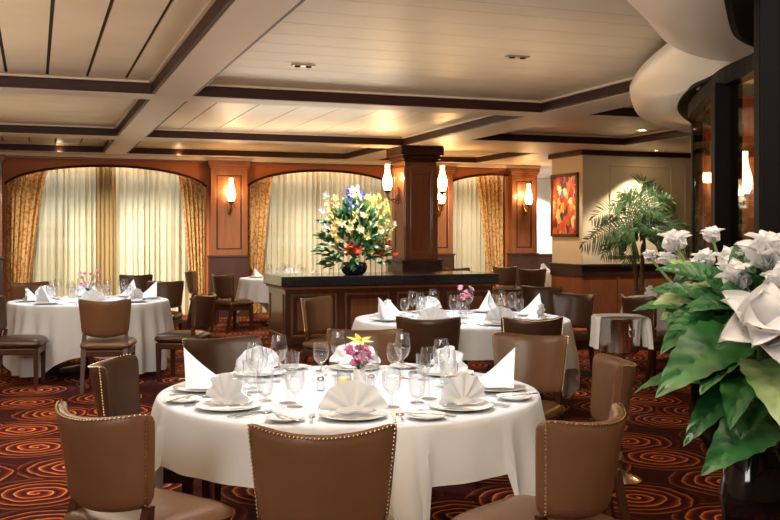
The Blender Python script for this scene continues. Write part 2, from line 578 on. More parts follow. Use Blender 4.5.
def flower(bm, c, nrm, n=5, L_=.04, wd=.03, cup=.3, layers=1, mi=0, core=None, cmi=0, rnd=.15):
    c, nrm = Vector(c), Vector(nrm).normalized()
    t = nrm.orthogonal().normalized()
    b = nrm.cross(t)
    off = random.random()*6
    for ly in range(layers):
        cu = cup + .35*ly
        for k in range(n):
            an = off + 2*PI*(k+.5*ly)/n + random.uniform(-rnd, rnd)
            dirv = (t*math.cos(an)+b*math.sin(an))*math.cos(cu)+nrm*math.sin(cu)
            ll = L_*(1-.18*ly)*random.uniform(.9, 1.1)
            leaf(bm, c+nrm*.004*ly, c+dirv*ll, wd, up=nrm, bow=-.12, fold=.25, nu=6, nv=2, mi=mi)
    if core:
        ball(bm, c+nrm*core*.6, core, 1, mi=cmi)

def petal(bm, c, d, nrm, L_, wd, curl=.3, cup=.3, ruf=.04, nu=10, nv=6, mi=0):
    """a broad pointed petal that leaves c along d, curls back towards its tip and is cupped across"""
    d = Vector(d).normalized(); nrm = (Vector(nrm)-d*Vector(nrm).dot(d)).normalized(); side = d.cross(nrm)
    ph = random.random()*6
    def fn(u, v):
        s = 2*v-1
        wv = wd/2*(math.sin(PI*min(1, .06+.94*u**.62))**.8)
        h = cup*wd*.5*abs(s)**1.7*(1-.6*u) + L_*(.22*math.sin(PI*u*.8) - curl*u**2.4) + ruf*wd*math.sin(9*u+ph+2*s)*abs(s)*u
        return Vector(c)+d*(L_*u*(1-.12*curl*u))+side*(s*wv)+nrm*h
    grid(bm, nu, nv, fn, mi=mi)
def bloom(bm, c, nrm, s, open_=.8):
    c, nrm = Vector(c), Vector(nrm).normalized()
    t = nrm.orthogonal().normalized(); b = nrm.cross(t); off = random.random()*6
    for ly, (n, el, ll) in enumerate(((5, open_*.85, 1.0), (4, open_*1.08, .95), (3, open_*1.3, .80))):
        for k in range(n):
            an = off+2*PI*(k+.5*ly)/n+random.uniform(-.2, .2); e = min(1.45, el+random.uniform(-.12, .12))
            rad = t*math.cos(an)+b*math.sin(an)
            petal(bm, c+nrm*.01*ly*s/.1, rad*math.cos(e)+nrm*math.sin(e), nrm*math.cos(e)-rad*math.sin(e), s*ll*random.uniform(.9, 1.1), s*.92*random.uniform(.85, 1.1), .22, .5, .06)

# ------------------------------------------------------------------ the room
bm = BM(); bb(bm, -3.4, 13.2, -3.2, 21.6, -.08, 0)
struct('floor', bm, 'carpet')

# pale beams that frame the coffers
XB = ((-3.2, 1.08), (1.43, 5.3), (5.86, 8.45))
for x0, x1 in ((1.08, 1.43), (5.3, 5.86)):
    bm = BM(); bb(bm, x0, x1, -3, 17.3, 2.8, 3.05); struct('beam', bm, 'beam')
for i, (x0, x1) in enumerate(XB):
    for y0, y1 in ((-3, -2.2), (4.78, 5.13), (9.65, 10.0), ((14.0, 14.5) if i < 2 else (12.8, 14.5)), (16.95, 17.3)):
        bm = BM(); bb(bm, x0, x1, y0, y1, 2.8, 3.05); struct('beam', bm, 'beam')
bm = BM(); bb(bm, 8.45, 13.2, -3, 21.4, 2.8, 3.05); bb(bm, 7.9, 8.45, 14.5, 16.95, 2.8, 3.05); bb(bm, 5.86, 8.45, 17.3, 21.4, 2.8, 3.05)
struct('ceiling', bm, 'beam')
bm = BM(); bb(bm, -3.4, 13.2, -3.2, 18.2, 3.05, 3.15); struct('ceiling', bm, 'beam')

def coffer(x0, x1, y0, y1, d, gap, pw, off=None):
    z = 2.93
    bm = BM()
    bb(bm, x0, x1, y0, y1, z+.02, z+.03)
    struct('ceiling', bm, 'gap')
    bm = BM()
    a0, a1 = (x0, x1) if d == 'Y' else (y0, y1)
    n = max(1, round((a1-a0)/pw)); s = (a1-a0)/n
    cuts = [a0+k*s for k in range(n+1)]
    if off is not None:
        cuts = [a0]+[off+pw*k for k in range(-40, 40) if a0+.03 < off+pw*k < a1-.03]+[a1]
    for c0, c1 in zip(cuts, cuts[1:]):
        u0, u1 = c0+gap/2, c1-gap/2
        if d == 'Y': bb(bm, u0, u1, y0, y1, z, z+.02, .003)
        else: bb(bm, x0, x1, u0, u1, z, z+.02, .003)
    struct('ceiling', bm, 'plank')
    bm = BM()       # dark moulding round the coffer
    t = .035
    for X0, X1, Y0, Y1 in ((x0, x1, y0, y0+t), (x0, x1, y1-t, y1), (x0, x0+t, y0+t, y1-t), (x1-t, x1, y0+t, y1-t)):
        bb(bm, X0, X1, Y0, Y1, 2.806, 2.905, .008)
    struct('trim_1', bm, 'fascia')
    bm = BM()       # pale crown above the moulding
    t = .06
    for X0, X1, Y0, Y1 in ((x0, x1, y0, y0+t), (x0, x1, y1-t, y1), (x0, x0+t, y0+t, y1-t), (x1-t, x1, y0+t, y1-t)):
        bb(bm, X0, X1, Y0, Y1, 2.906, 2.929, .004)
    struct('trim_2', bm, 'beam')

for args in ((-3.2, 1.08, -2.2, 4.78, 'X', .006, .4), (1.43, 5.3, -2.2, 4.78, 'Y', .006, .4),
             (-3.2, 1.08, 5.13, 9.65, 'Y', .026, .352, .81), (1.43, 5.3, 5.13, 9.65, 'X', .010, .38), (5.86, 8.45, 5.13, 9.65, 'X', .010, .38),
             (-3.2, 1.08, 10, 14, 'X', .006, .4), (1.43, 5.3, 10, 14, 'Y', .010, .5), (5.86, 8.45, 10, 12.8, 'X', .008, .4),
             (-3.2, 1.08, 14.5, 16.95, 'Y', .022, .4), (1.43, 5.3, 14.5, 16.95, 'X', .008, .4), (5.86, 7.9, 14.5, 16.95, 'X', .008, .4)):
    coffer(*args)

# window wall with three arched openings
WIN = ((-.46, 2.84, 1.19, 1.65), (3.57, 6.45, 5.0, 1.46), (7.5, 8.73, 8.5, 1.25))
def arch(x):
    for x0, x1, cx, hw in WIN:
        if x0 <= x <= x1:
            q = min(1, abs(x-cx)/hw)
            return 2.20+.41*math.sqrt(1-q*q*.96)
    return None
bm = BM()
xs = [-3.2]
for x0, x1, cx, hw in WIN:
    xs += [x0] + [x0+(x1-x0)*k/28 for k in range(29)] + [x1]
xs += [9.37]
segs = [(-3.2, WIN[0][0], None), (WIN[0][1], WIN[1][0], None), (WIN[1][1], WIN[2][0], None), (WIN[2][1], 9.37, None)]
for a, b, _ in segs:
    bb(bm, a, b, 17.3, 17.42, 0, 2.8)
for x0, x1, cx, hw in WIN:
    n = 30
    P = [(x0+(x1-x0)*k/n) for k in range(n+1)]
    F = [[bm.verts.new((x, y, z)) for y, z in ((17.3, 2.8), (17.3, arch(x)), (17.42, arch(x)), (17.42, 2.8))] for x in P]
    for p, q in zip(F, F[1:]):
        for j in range(4):
            bm.faces.new((p[j], p[(j+1) % 4], q[(j+1) % 4], q[j]))
bmesh.ops.recalc_face_normals(bm, faces=bm.faces[:])
struct('wall_north', bm, 'terra')
for i, (x0, x1, cx, hw) in enumerate(WIN):
    bm = BM()
    tube(bm, [(x0+(x1-x0)*k/40, 17.29, arch(x0+(x1-x0)*k/40)) for k in range(41)], .022, 8)
    struct('trim_3', bm, 'fascia', smooth=True)
# outer wall with glazed windows behind the curtains
bm = BM()
for a, b in ((-3.2, -.35), (2.7, 3.7), (6.3, 7.55), (8.8, 9.37)):
    bb(bm, a, b, 17.72, 17.9, 0, 3.05)
for a, b in ((-.35, 2.7), (3.7, 6.3), (7.55, 8.8)):
    bb(bm, a, b, 17.72, 17.9, 0, .45); bb(bm, a, b, 17.72, 17.9, 2.55, 3.05)
struct('wall_outer', bm, 'cream')
for i, (a, b, bars) in enumerate(((-.35, 2.7, (.85, 1.35)), (3.7, 6.3, (5.0,)), (7.55, 8.8, (8.2,)))):
    bm = BM()
    for x in (a+.03, b-.03) + bars:
        bb(bm, x-.03, x+.03, 17.76, 17.84, .45, 2.55)
    for z in (.48, 1.42, 2.52):
        bb(bm, a, b, 17.765, 17.835, z-.03, z+.03)
    f = struct('window_%d' % (i+1), bm, 'wains')
    bm = BM(); bb(bm, a, b, 17.797, 17.803, .45, 2.55)
    p = link('window_pane', bm, 'pane', f, False)
bm = BM(); bb(bm, -6, 14, 21.9, 22.0, -.5, 1.15); bb(bm, -6, 14, 21.9, 22.0, 1.5, 1.62)
struct('exterior_parapet', bm, 'outdoor')
bm = BM(); bb(bm, -3.2, 9.37, 17.14, 17.3, 2.735, 2.8, .008); struct('trim_4', bm, 'beam')
bm = BM(); bb(bm, -3.2, 9.37, 17.2, 17.3, 2.70, 2.735, .008); struct('trim_5', bm, 'pil')

def pilaster(x0, x1, yf, yb, z1, name, m):
    root = bpy.data.objects.new(name, None); C.objects.link(root); root['kind'] = 'structure'
    root.location = ((x0+x1)/2, yf, 0)
    wd = x1-x0
    bm = BM(); bb(bm, -wd/2, wd/2, .03, yb-yf, 0, z1)
    for a, b, z0, z2 in ((-wd/2, -wd/2+.10, 1.08, z1-.13), (wd/2-.10, wd/2, 1.08, z1-.13), (-wd/2+.10, wd/2-.10, 1.08, 1.18), (-wd/2+.10, wd/2-.10, z1-.25, z1-.13)):
        bb(bm, a, b, 0, .04, z0, z2, .006)
    link('shaft', bm, m, root, False)
    bm = BM()
    for a, b, z0, z2 in ((-wd/2+.10, -wd/2+.125, 1.18, z1-.25), (wd/2-.125, wd/2-.10, 1.18, z1-.25), (-wd/2+.10, wd/2-.10, 1.18, 1.205), (-wd/2+.10, wd/2-.10, z1-.275, z1-.25)):
        bb(bm, a, b, .005, .035, z0, z2, .006)
    link('moulding', bm, 'fascia', root, False)
    bm = BM(); bb(bm, -wd/2-.03, wd/2+.03, -.03, yb-yf, z1-.13, z1-.09, .008); bb(bm, -wd/2-.05, wd/2+.05, -.05, yb-yf, z1-.09, z1, .012)
    link('capital', bm, m, root, False)
    bm = BM(); bb(bm, -wd/2-.02, wd/2+.02, -.02, yb-yf, 0, 1.04, .008); bb(bm, -wd/2-.035, wd/2+.035, -.035, yb-yf, 1.04, 1.08, .008)
    link('plinth', bm, 'wains', root, False)
pilaster(2.88, 3.53, 17.13, 17.3, 2.74, 'pilaster', 'pil')
pilaster(6.85, 7.48, 17.13, 17.3, 2.74, 'pilaster', 'pil')
pilaster(8.73, 9.27, 17.13, 17.3, 2.74, 'pilaster', 'pil')
pilaster(-1.12, -.50, 17.13, 17.3, 2.74, 'pilaster', 'pil')

# free-standing square column behind the bar
root = bpy.data.objects.new('column', None); C.objects.link(root); root['kind'] = 'structure'
root.location = (5.58, 14.27, 0)
bm = BM(); bb(bm, -.26, .26, -.26, .26, 0, 2.8)
for rz in range(4):
    R = Matrix.Rotation(rz*PI/2, 3, 'Z')
    for x, z, sx, sz in ((-.22, 1.78, .09, 1.42), (.22, 1.78, .09, 1.42), (0, 1.12, .36, .1), (0, 2.44, .36, .1)):
        box(bm, R @ Vector((x, -.265, z)), (sx, .03, sz), .006, R)
link('shaft', bm, 'colwood', root, False)
bm = BM()
for rz in range(4):
    R = Matrix.Rotation(rz*PI/2, 3, 'Z')
    for x, z, sx, sz in ((-.165, 1.78, .022, 1.22), (.165, 1.78, .022, 1.22), (0, 1.18, .33, .022), (0, 2.38, .33, .022)):
        box(bm, R @ Vector((x, -.268, z)), (sx, .02, sz), .005, R)
link('moulding', bm, 'pil', root, False)
bm = BM()
for s, z0, z1 in ((.29, 2.56, 2.60), (.315, 2.60, 2.66), (.35, 2.66, 2.798)):
    bb(bm, -s, s, -s, s, z0, z1, .01)
link('capital', bm, 'fascia', root, False)
bm = BM(); bb(bm, -.33, .33, -.33, .33, 0, 1.02, .01); bb(bm, -.345, .345, -.345, .345, 1.02, 1.06, .01)
link('plinth', bm, 'wains', root, False)

# picture pier and the far walls
bm = BM(); bb(bm, 8.25, 12.9, 13.71, 14.7, 0, 2.8); struct('wall_pier', bm, 'cream')
bm = BM()
bb(bm, 8.19, 12.9, 13.65, 13.71, 2.72, 2.8, .01); bb(bm, 8.19, 8.25, 13.71, 14.74, 2.72, 2.8, .01)
struct('trim_6', bm, 'fascia')
bm = BM()
bb(bm, 8.22, 12.9, 13.68, 13.71, .76, .96, .008); bb(bm, 8.22, 8.25, 13.71, 14.72, .76, .96, .008)
bb(bm, 8.20, 12.9, 13.66, 13.71, .93, .97, .008); bb(bm, 8.20, 8.25, 13.71, 14.73, .93, .97, .008)
bb(bm, 8.22, 12.9, 13.68, 13.71, 0, .14, .008); bb(bm, 8.22, 8.25, 13.71, 14.72, 0, .14, .008)
struct('trim_7', bm, 'wains')
bm = BM()
bb(bm, 8.235, 12.9, 13.69, 13.71, .14, .76); bb(bm, 8.235, 8.25, 13.71, 14.7, .14, .76)
for x in (8.9, 9.9, 10.9):
    bb(bm, x-.02, x+.02, 13.68, 13.70, .14, .76)
struct('wainscot', bm, 'redwood')
bm = BM()
for x0, x1 in ((8.75, 9.95), (10.2, 11.4)):
    for a, b, z0, z1 in ((x0, x0+.03, 1.1, 2.58), (x1-.03, x1, 1.1, 2.58), (x0, x1, 1.1, 1.13), (x0, x1, 2.55, 2.58)):
        bb(bm, a, b, 13.695, 13.71, z0, z1, .004)
struct('trim_8', bm, 'cream')
bm = BM(); bb(bm, 9.37, 13.2, 21.3, 21.4, 0, 2.8); struct('wall_alcove', bm, 'white')
bm = BM(); bb(bm, 9.37, 13.2, 21.26, 21.3, .14, .92, .005); bb(bm, 9.37, 13.2, 21.24, 21.3, .92, .96, .005); bb(bm, 9.37, 13.2, 21.25, 21.3, 0, .14)
struct('wainscot', bm, 'wains')
bm = BM(); bb(bm, 9.25, 9.37, 17.42, 21.3, 0, 3.05); struct('wall_alcove', bm, 'white')
bm = BM(); bb(bm, 13.1, 13.2, -3, 21.4, 0, 3.05); struct('wall_east', bm, 'cream')
bm = BM(); bb(bm, -3.3, -3.2, -3, 17.9, 0, 3.05); struct('wall_west', bm, 'cream')
bm = BM(); bb(bm, -3.2, 13.1, -3.1, -3, 0, 3.05); struct('wall_south', bm, 'cream')
bm = BM(); bb(bm, 5.95, 13.1, 7.75, 7.9, 0, 2.8); struct('wall_gallery', bm, 'colwood')
bm = BM(); bb(bm, 5.95, 13.1, 7.70, 7.75, 2.2, 2.28, .01); bb(bm, 5.95, 13.1, 7.70, 7.75, .9, .98, .01); bb(bm, 7.3, 7.34, 7.72, 7.75, .98, 2.2); struct('trim_9', bm, 'fascia')

# wavy soffit over the curved glass screen
def smooth_poly(P, n=6):
    out = []
    for i in range(len(P)-1):
        p0, p1, p2, p3 = (Vector(P[max(0, min(len(P)-1, k))]) for k in (i-1, i, i+1, i+2))
        for k in range(n):
            t = k/n
            out.append(tuple(.5*((2*p1)+(p2-p0)*t+(2*p0-5*p1+4*p2-p3)*t*t+(3*p1-p0-3*p2+p3)*t**3)))
    return out+[tuple(P[-1])]
def cove(O, I, zo, zi, n=10):
    """plaster cove: its underside bellies down from the outer edge O to the screen-side edge I"""
    O, I = smooth_poly(O), smooth_poly(I)
    m = max(len(O), len(I))*2
    def pick(P, f):
        q = f*(len(P)-1); i = min(int(q), len(P)-2); g = q-i
        return P[i][0]*(1-g)+P[i+1][0]*g, P[i][1]*(1-g)+P[i+1][1]*g
    bm = BM()
    def fn(u, v):
        a, b = pick(O, u), pick(I, u)
        return (a[0]*(1-v)+b[0]*v, a[1]*(1-v)+b[1]*v, zo-(zo-zi)*math.sin(v*PI/2)**.9)
    def fn2(u, v):
        x, y, z = fn(u, v); return (x, y, z+.03)
    grid(bm, m, n, fn)
    grid(bm, m, n, fn2, flip=True)
    for e in ((0,), (1,)):
        grid(bm, m, 1, lambda u, v: (lambda p: (p[0], p[1], p[2]+.03*v))(fn(u, e[0])))
    bmesh.ops.remove_doubles(bm, verts=bm.verts[:], dist=.0005)
    bmesh.ops.recalc_face_normals(bm, faces=bm.faces[:])
    return bm, I
O1 = [(1.5, 2.6), (2.351, 3.844), (2.776, 4.327), (3.143, 4.767), (3.554, 5.172), (4.208, 5.833), (4.6, 6.1)]
I1 = [(2.1, 2.3), (2.271, 2.842), (2.59, 3.223), (2.88, 3.564), (3.339, 4.079), (3.563, 4.272), (3.80, 4.428), (4.08, 4.70)]
O2 = [(3.9, 5.0), (4.208, 5.833), (4.533, 6.597), (4.915, 7.331), (5.351, 8.032), (6.473, 9.516), (7.307, 10.211), (7.97, 10.602), (8.587, 10.787)]
I2 = [(4.004, 4.547), (4.058, 4.736), (4.108, 5.018), (4.26, 5.474), (4.436, 5.901), (4.805, 6.518), (5.17, 7.0), (5.681, 7.528), (6.213, 7.878)]
bm, R1 = cove(O1, I1, 2.80, 2.5); struct('soffit', bm, 'soffit', smooth=True)
bm, R2 = cove(O2, I2, 2.79, 2.5); struct('soffit', bm, 'soffit', smooth=True)
def ribbon(P, z0, z1, t, m, name):
    bm = BM()
    pp = [Vector((p[0], p[1])) for p in P]
    rows = []
    for i, p in enumerate(pp):
        d = (pp[min(i+1, len(pp)-1)]-pp[max(0, i-1)]).normalized()
        n = Vector((-d.y, d.x))*t/2
        rows.append([bm.verts.new((q.x, q.y, z)) for q, z in ((p-n, z0), (p+n, z0), (p+n, z1), (p-n, z1))])
    for a, b in zip(rows, rows[1:]):
        for j in range(4):
            bm.faces.new((a[j], a[(j+1) % 4], b[(j+1) % 4], b[j]))
    bm.faces.new(rows[0]); bm.faces.new(rows[-1][::-1])
    bmesh.ops.recalc_face_normals(bm, faces=bm.faces[:])
    return bm
struct('trim_10', ribbon(R1, 2.49, 2.80, .03, 'black', ''), 'black')
struct('trim_10', ribbon(R2, 2.49, 2.80, .03, 'black', ''), 'black')

# curved glass screen in black frames
screen = bpy.data.objects.new('glass_screen', None); C.objects.link(screen); screen['kind'] = 'structure'
screen['label'] = 'curved glass screen in tall black frames behind the white flowers'
GP = [(2.96, 3.39), (3.84, 4.43), (4.15, 5.15), (4.60, 5.95), (5.27, 6.92), (6.35, 7.70)]
GL = smooth_poly(GP, 6)
link('head_rail', ribbon(GL, 2.40, 2.51, .10, '', ''), 'black', screen, False)
link('floor_track', ribbon(GL, 0.0, .06, .08, '', ''), 'black', screen, False)
for (x, y), wd, dp, zt in ((GP[0], .115, .12, 2.8), (GP[2], .17, .15, 2.42), (GP[4], .085, .10, 2.5)):
    R = Matrix.Rotation(-math.radians(28), 3, 'Z')
    bm = BM(); box(bm, (x, y, zt/2), (wd, dp, zt), .01, R)
    box(bm, Vector((x, y, zt/2)) + R @ Vector((wd*.32, -dp/2, 0)), (wd*.2, .02, zt), .004, R)
    link('post', bm, 'black', screen, False)
for i0, i1 in ((0, 6), (6, 12), (12, 18), (18, 24), (24, 30)):
    link('pane', ribbon(GL[i0:i1+1], .06, 2.40, .012, '', ''), 'darkpane', screen, False)
bm = BM(); R = Matrix.Rotation(-math.radians(28), 3, 'Z')
box(bm, (4.205, 5.10, 1.2), (.02, .03, 2.4), .003, R)
link('edge_glint', bm, 'vent', screen, False)  # pale strip stands in for light reflected along the post edge

# ceiling fittings
def downlight(x, y, z, label, r=.07):
    t = thing('ceiling_downlight', label, 'ceiling light', (x, y, z), 0, 'recessed ceiling downlights')
    bm = BM(); lathe(bm, [(r, 0), (r, -.008), (r*.8, -.012), (r*.72, -.004), (r*.72, 0)], 20, cap0=False, cap1=False)
    link('trim_ring', bm, 'vent', t)
    bm = BM(); lathe(bm, [(r*.7, -.003), (r*.7, .0)], 20); link('bulb', bm, 'bulb', t)
    return t
downlight(8.08, 11.83, 2.93, 'lit recessed ceiling spot to the right above the potted palm', .09)
downlight(9.35, 13.3, 2.8, 'lit ceiling spot close to the cream wall above the palm', .08)
downlight(.37, 16.9, 2.8, 'small ceiling spot over the left window arch, nearer its left end', .05)
downlight(2.3, 16.9, 2.8, 'small ceiling spot left of the lantern on the left pilaster', .05)
for x, y, lb in ((2.19, 8.26, 'small twin ceiling fitting left of centre in the largest plank panel'), (3.74, 7.24, 'small twin ceiling fitting right of centre in the largest plank panel'), (-.9, 10.6, 'small dark ceiling fitting in the second plank bay at left')):
    t = thing('ceiling_fitting', lb, 'ceiling light', (x, y, 2.93), 0)
    bm = BM(); box(bm, (0, 0, -.006), (.2, .07, .012), .004); link('plate', bm, 'vent', t, False)
    for s in (-1, 1):
        bm = BM(); lathe(bm, [(.026, -.013), (.026, -.02), (.018, -.022)], 16, (s*.05, 0, 0)); link('spot_lens', bm, 'gap', t)

# wall lanterns
def sconce(x, y, z, rot, label):
    """faces local -Y; the shade base is at z"""
    t = thing('wall_lantern', label, 'wall lamp', (x, y, z), rot, 'hurricane glass wall lanterns')
    bm = BM(); box(bm, (0, -.008, -.08), (.06, .016, .26), .006); ball(bm, (0, -.015, .05), .02, 2); ball(bm, (0, -.015, -.2), .02, 2)
    link('back_plate', bm, 'brass', t)
    bm = BM(); tube(bm, [(0, -.01, -.06), (0, -.07, -.14), (0, -.14, -.15), (0, -.18, -.09), (0, -.18, -.03)], .012, 8)
    tube(bm, [(0, -.01, -.12), (0, -.05, -.19), (0, -.10, -.18), (0, -.11, -.15)], .008, 6)
    link('arm', bm, 'brass', t)
    bm = BM(); lathe(bm, [(.012, -.06), (.03, -.04), (.055, -.02), (.06, 0), (.05, .0)], 20, (0, -.18, 0)); link('cup', bm, 'brass', t)
    bm = BM(); lathe(bm, [(.045, .0), (.066, .05), (.076, .10), (.074, .15), (.06, .21), (.042, .28), (.034, .34), (.036, .40), (.030, .40)], 24, (0, -.18, 0)); link('glass_shade', bm, 'lamp', t)
    l = bpy.data.lights.new('lantern_light', 'POINT'); l.energy = 16; l.color = (1, .58, .24); l.shadow_soft_size = .05
    lo = bpy.data.objects.new('lantern_light', l); C.objects.link(lo); lo.parent = t; lo.location = (0, -.29, .16)
    l = bpy.data.lights.new('lantern_glow', 'POINT'); l.energy = 7; l.color = (1, .58, .24); l.shadow_soft_size = .03
    lo = bpy.data.objects.new('lantern_glow', l); C.objects.link(lo); lo.parent = t; lo.location = (0, -.085, .2)
sconce(3.205, 17.13, 2.02, 0, 'lit glass lantern on the wood pilaster between left and middle windows')
sconce(7.17, 17.13, 2.02, 0, 'lit lantern behind the walnut column, on the pilaster at its right')
sconce(9.0, 17.13, 2.02, 0, 'lit glass lantern on the last pilaster left of the painting')
sconce(5.30, 14.25, 2.13, -PI/2, 'lit lantern on the left side of the walnut column, by the big bouquet')
sconce(5.86, 14.25, 2.13, PI/2, 'lit lantern on the right side of the walnut column')
sconce(6.30, 7.75, 1.84, 0, 'lit lantern seen through the black-framed glass screen at right')

# curtains
def sheer(x0, x1, y, z1, label, cat='curtain', m='sheer', pl=.105, amp=.036, z0=.02, name='sheer_curtain', pull=None, topf=None):
    n = int((x1-x0)/.012)
    ph = random.random()*9
    f1, f2 = random.uniform(.7, 1.1), random.uniform(1.7, 2.5)
    def fn(u, v):
        x = x0+(x1-x0)*u
        s = x/pl*2*PI + 1.1*math.sin(x*7*f1+ph) + .6*math.sin(x*17*f2)
        a = amp*(1+.45*math.sin(x*5.3*f2+ph))
        yy = y + a*math.sin(s) + .3*a*math.sin(2.1*s+1+v*1.5)
        top = z1 if topf is None else topf(x)
        z = z0+(top-z0)*v
        if pull:
            x = pull(u, v, x)
        return (x, yy, z)
    bm = BM(); grid(bm, n, 14, fn)
    bmesh.ops.recalc_face_normals(bm, faces=bm.faces[:])
    o = link(name, bm, m)
    return tag(o, label, cat)
sheer(-.38, 1.0, 17.635, 2.68, 'left cream sheer curtain of the left arched window')
sheer(1.28, 2.75, 17.635, 2.68, 'right cream sheer curtain of the left arched window')
sheer(3.65, 5.065, 17.635, 2.68, 'left cream sheer of the middle arched window, behind the big bouquet')
sheer(5.065, 6.40, 17.635, 2.68, 'right cream sheer of the middle arched window, beside the walnut column')
sheer(7.52, 8.75, 17.635, 2.68, 'cream sheer curtain of the narrow right arched window')
sheer(.98, 1.30, 17.50, 2.66, 'narrow tan curtain at the middle of the left window', m='panel', pl=.07, name='drape_curtain')
def pull_l(px, w0):
    # gathered towards the left edge, narrowing to a tie-back then hanging
    def f(u, v, x):
        k = 1-.52*(1-v)**.7
        return px+(x-px)*k
    return f
sheer(-.45, .22, 17.50, 2.5, 'gold patterned drape at the left edge of the left window', m='drape', pl=.10, amp=.03, name='drape_curtain', pull=pull_l(-.45, 0), topf=lambda x: arch(max(-.44, x))+.03)
sheer(2.36, 2.83, 17.50, 2.5, 'gold patterned drape at the right edge of the left window', m='drape', pl=.10, amp=.03, name='drape_curtain', pull=pull_l(2.83, 0), topf=lambda x: arch(min(2.83, x))+.03)
sheer(3.58, 4.08, 17.50, 2.5, 'gold patterned drape at the left edge of the middle window', m='drape', pl=.10, amp=.03, name='drape_curtain', pull=pull_l(3.58, 0), topf=lambda x: arch(max(3.58, x))+.03)
sheer(8.12, 8.72, 17.50, 2.5, 'gold patterned drape swept to the right of the right window', m='drape', pl=.10, amp=.03, name='drape_curtain', pull=pull_l(8.72, 0), topf=lambda x: arch(min(8.72, x))+.03)

# abstract painting
t = thing('painting', 'framed abstract painting in red, orange and yellow on the cream pier', 'painting', (8.25, 14.26, 1.93), 0)
bm = BM()
for y, z, sy, sz in ((-.41, 0, .05, 1.04), (.41, 0, .05, 1.04), (0, .495, .87, .05), (0, -.495, .87, .05)):
    box(bm, (-.02, y, z), (.04, sy, sz), .008)
link('frame', bm, 'frame', t, False)
bm = BM(); box(bm, (-.012, 0, 0), (.02, .78, .95)); link('canvas', bm, 'canvas', t, False)

# bar
t = thing('bar_counter', 'dark wooden bar with thick black granite top and panelled front', 'bar', (4.33, 12.3, 0))
bm = BM(); bb(bm, -1.42, 1.42, -.46, .46, .08, .80, .006); bb(bm, -1.38, 1.38, -.42, .42, 0, .08)
link('body', bm, 'barwood', t, False)
bm = BM(); bb(bm, -1.48, 1.48, -.52, .52, .80, .93, .014); link('countertop', bm, 'granite', t, False)
bm = BM(); bb(bm, -1.45, 1.45, -.49, .49, .765, .80, .01); link('cornice', bm, 'redwood', t, False)
for k in range(4):
    cx = -1.05+.7*k
    bm = BM()
    for a, b, z0, z1 in ((-.3, -.27, .17, .71), (.27, .3, .17, .71), (-.27, .27, .17, .2), (-.27, .27, .68, .71)):
        bb(bm, cx+a, cx+b, -.475, -.455, z0, z1, .006)
    bb(bm, cx-.22, cx+.22, -.468, -.455, .25, .63, .01)
    link('panel', bm, 'colwood', t, False)
bm = BM()
for a, b, z0, z1 in ((-.38, -.35, .17, .71), (.35, .38, .17, .71), (-.35, .35, .17, .2), (-.35, .35, .68, .71)):
    bb(bm, -1.435, -1.415, a, b, z0, z1, .006)
link('panel', bm, 'colwood', t, False)

# ------------------------------------------------------------------ chairs
def back_fn(a, b, w):
    h = (b+1)/2
    x = a*(.212+.033*h)
    z = .505+.365*h-.026*(1-a*a)*h + .03*(1-h)*a*a
    y = -.225-.07*h+.125*abs(a)**2.1*(.6+.4*h) - w*(.026)
    return (x, y, z)
def chair_proto(label, leather='leather'):
    t = thing('dining_chair', label, 'chair', (0, 0, 0), 0, 'brown leather dining chairs')
    bm = BM()
    def sf(a, b, w):
        nar = 1-.06*(1-b)/2
        return (a*.245*nar, b*.235+.01, .425+w*(.05+.012*(1-a*a)*(1-b*b) if w > 0 else .045))
    pillow(bm, 12, 12, sf, 8, 7); link('seat', bm, leather, t)
    bm = BM(); pillow(bm, 16, 14, back_fn, 12, 12); bk = link('backrest', bm, leather, t)
    bm = BM()
    P = []
    for k in range(25): P.append((-.965, -.93+1.86*k/24))
    for k in range(1, 36): P.append((-.965+1.93*k/36, .955))
    for k in range(25): P.append((.965, .93-1.86*k/24))
    for a, b in P:
        x, y, z = back_fn(a, b, .86)
        ball(bm, (x, y, z), .0050, 1)
    link('nailhead_trim', bm, 'nail', bk)
    bm = BM(); box(bm, (0, .01, .355), (.43, .42, .06), .008); link('seat_frame', bm, 'legwood', t, False)
    for sx in (-1, 1):
        bm = BM()
        for (z0, z1, s0, s1, x, y0, y1) in ((0, .385, .032, .046, sx*.195, .195, .195),):
            vv = []
            for z, s, y in ((z0, s0, y0), (z1, s1, y1)):
                vv.append([bm.verts.new((x+dx*s/2, y+dy*s/2, z)) for dx, dy in ((-1, -1), (1, -1), (1, 1), (-1, 1))])
            bm.faces.new(vv[0][::-1]); bm.faces.new(vv[1])
            for k in range(4): bm.faces.new((vv[0][k], vv[0][(k+1) % 4], vv[1][(k+1) % 4], vv[1][k]))
        link('leg', bm, 'legwood', t, False)
        bm = BM(); vv = []
        for z, s, y in ((0, .032, -.255), (.2, .038, -.215), (.40, .044, -.175), (.535, .030, -.150)):
            vv.append([bm.verts.new((sx*.19+dx*s/2, y+dy*s/2, z)) for dx, dy in ((-1, -1), (1, -1), (1, 1), (-1, 1))])
        bm.faces.new(vv[0][::-1]); bm.faces.new(vv[-1])
        for p, q in zip(vv, vv[1:]):
            for k in range(4): bm.faces.new((p[k], p[(k+1) % 4], q[(k+1) % 4], q[k]))
        link('leg', bm, 'legwood', t, False)
    return t

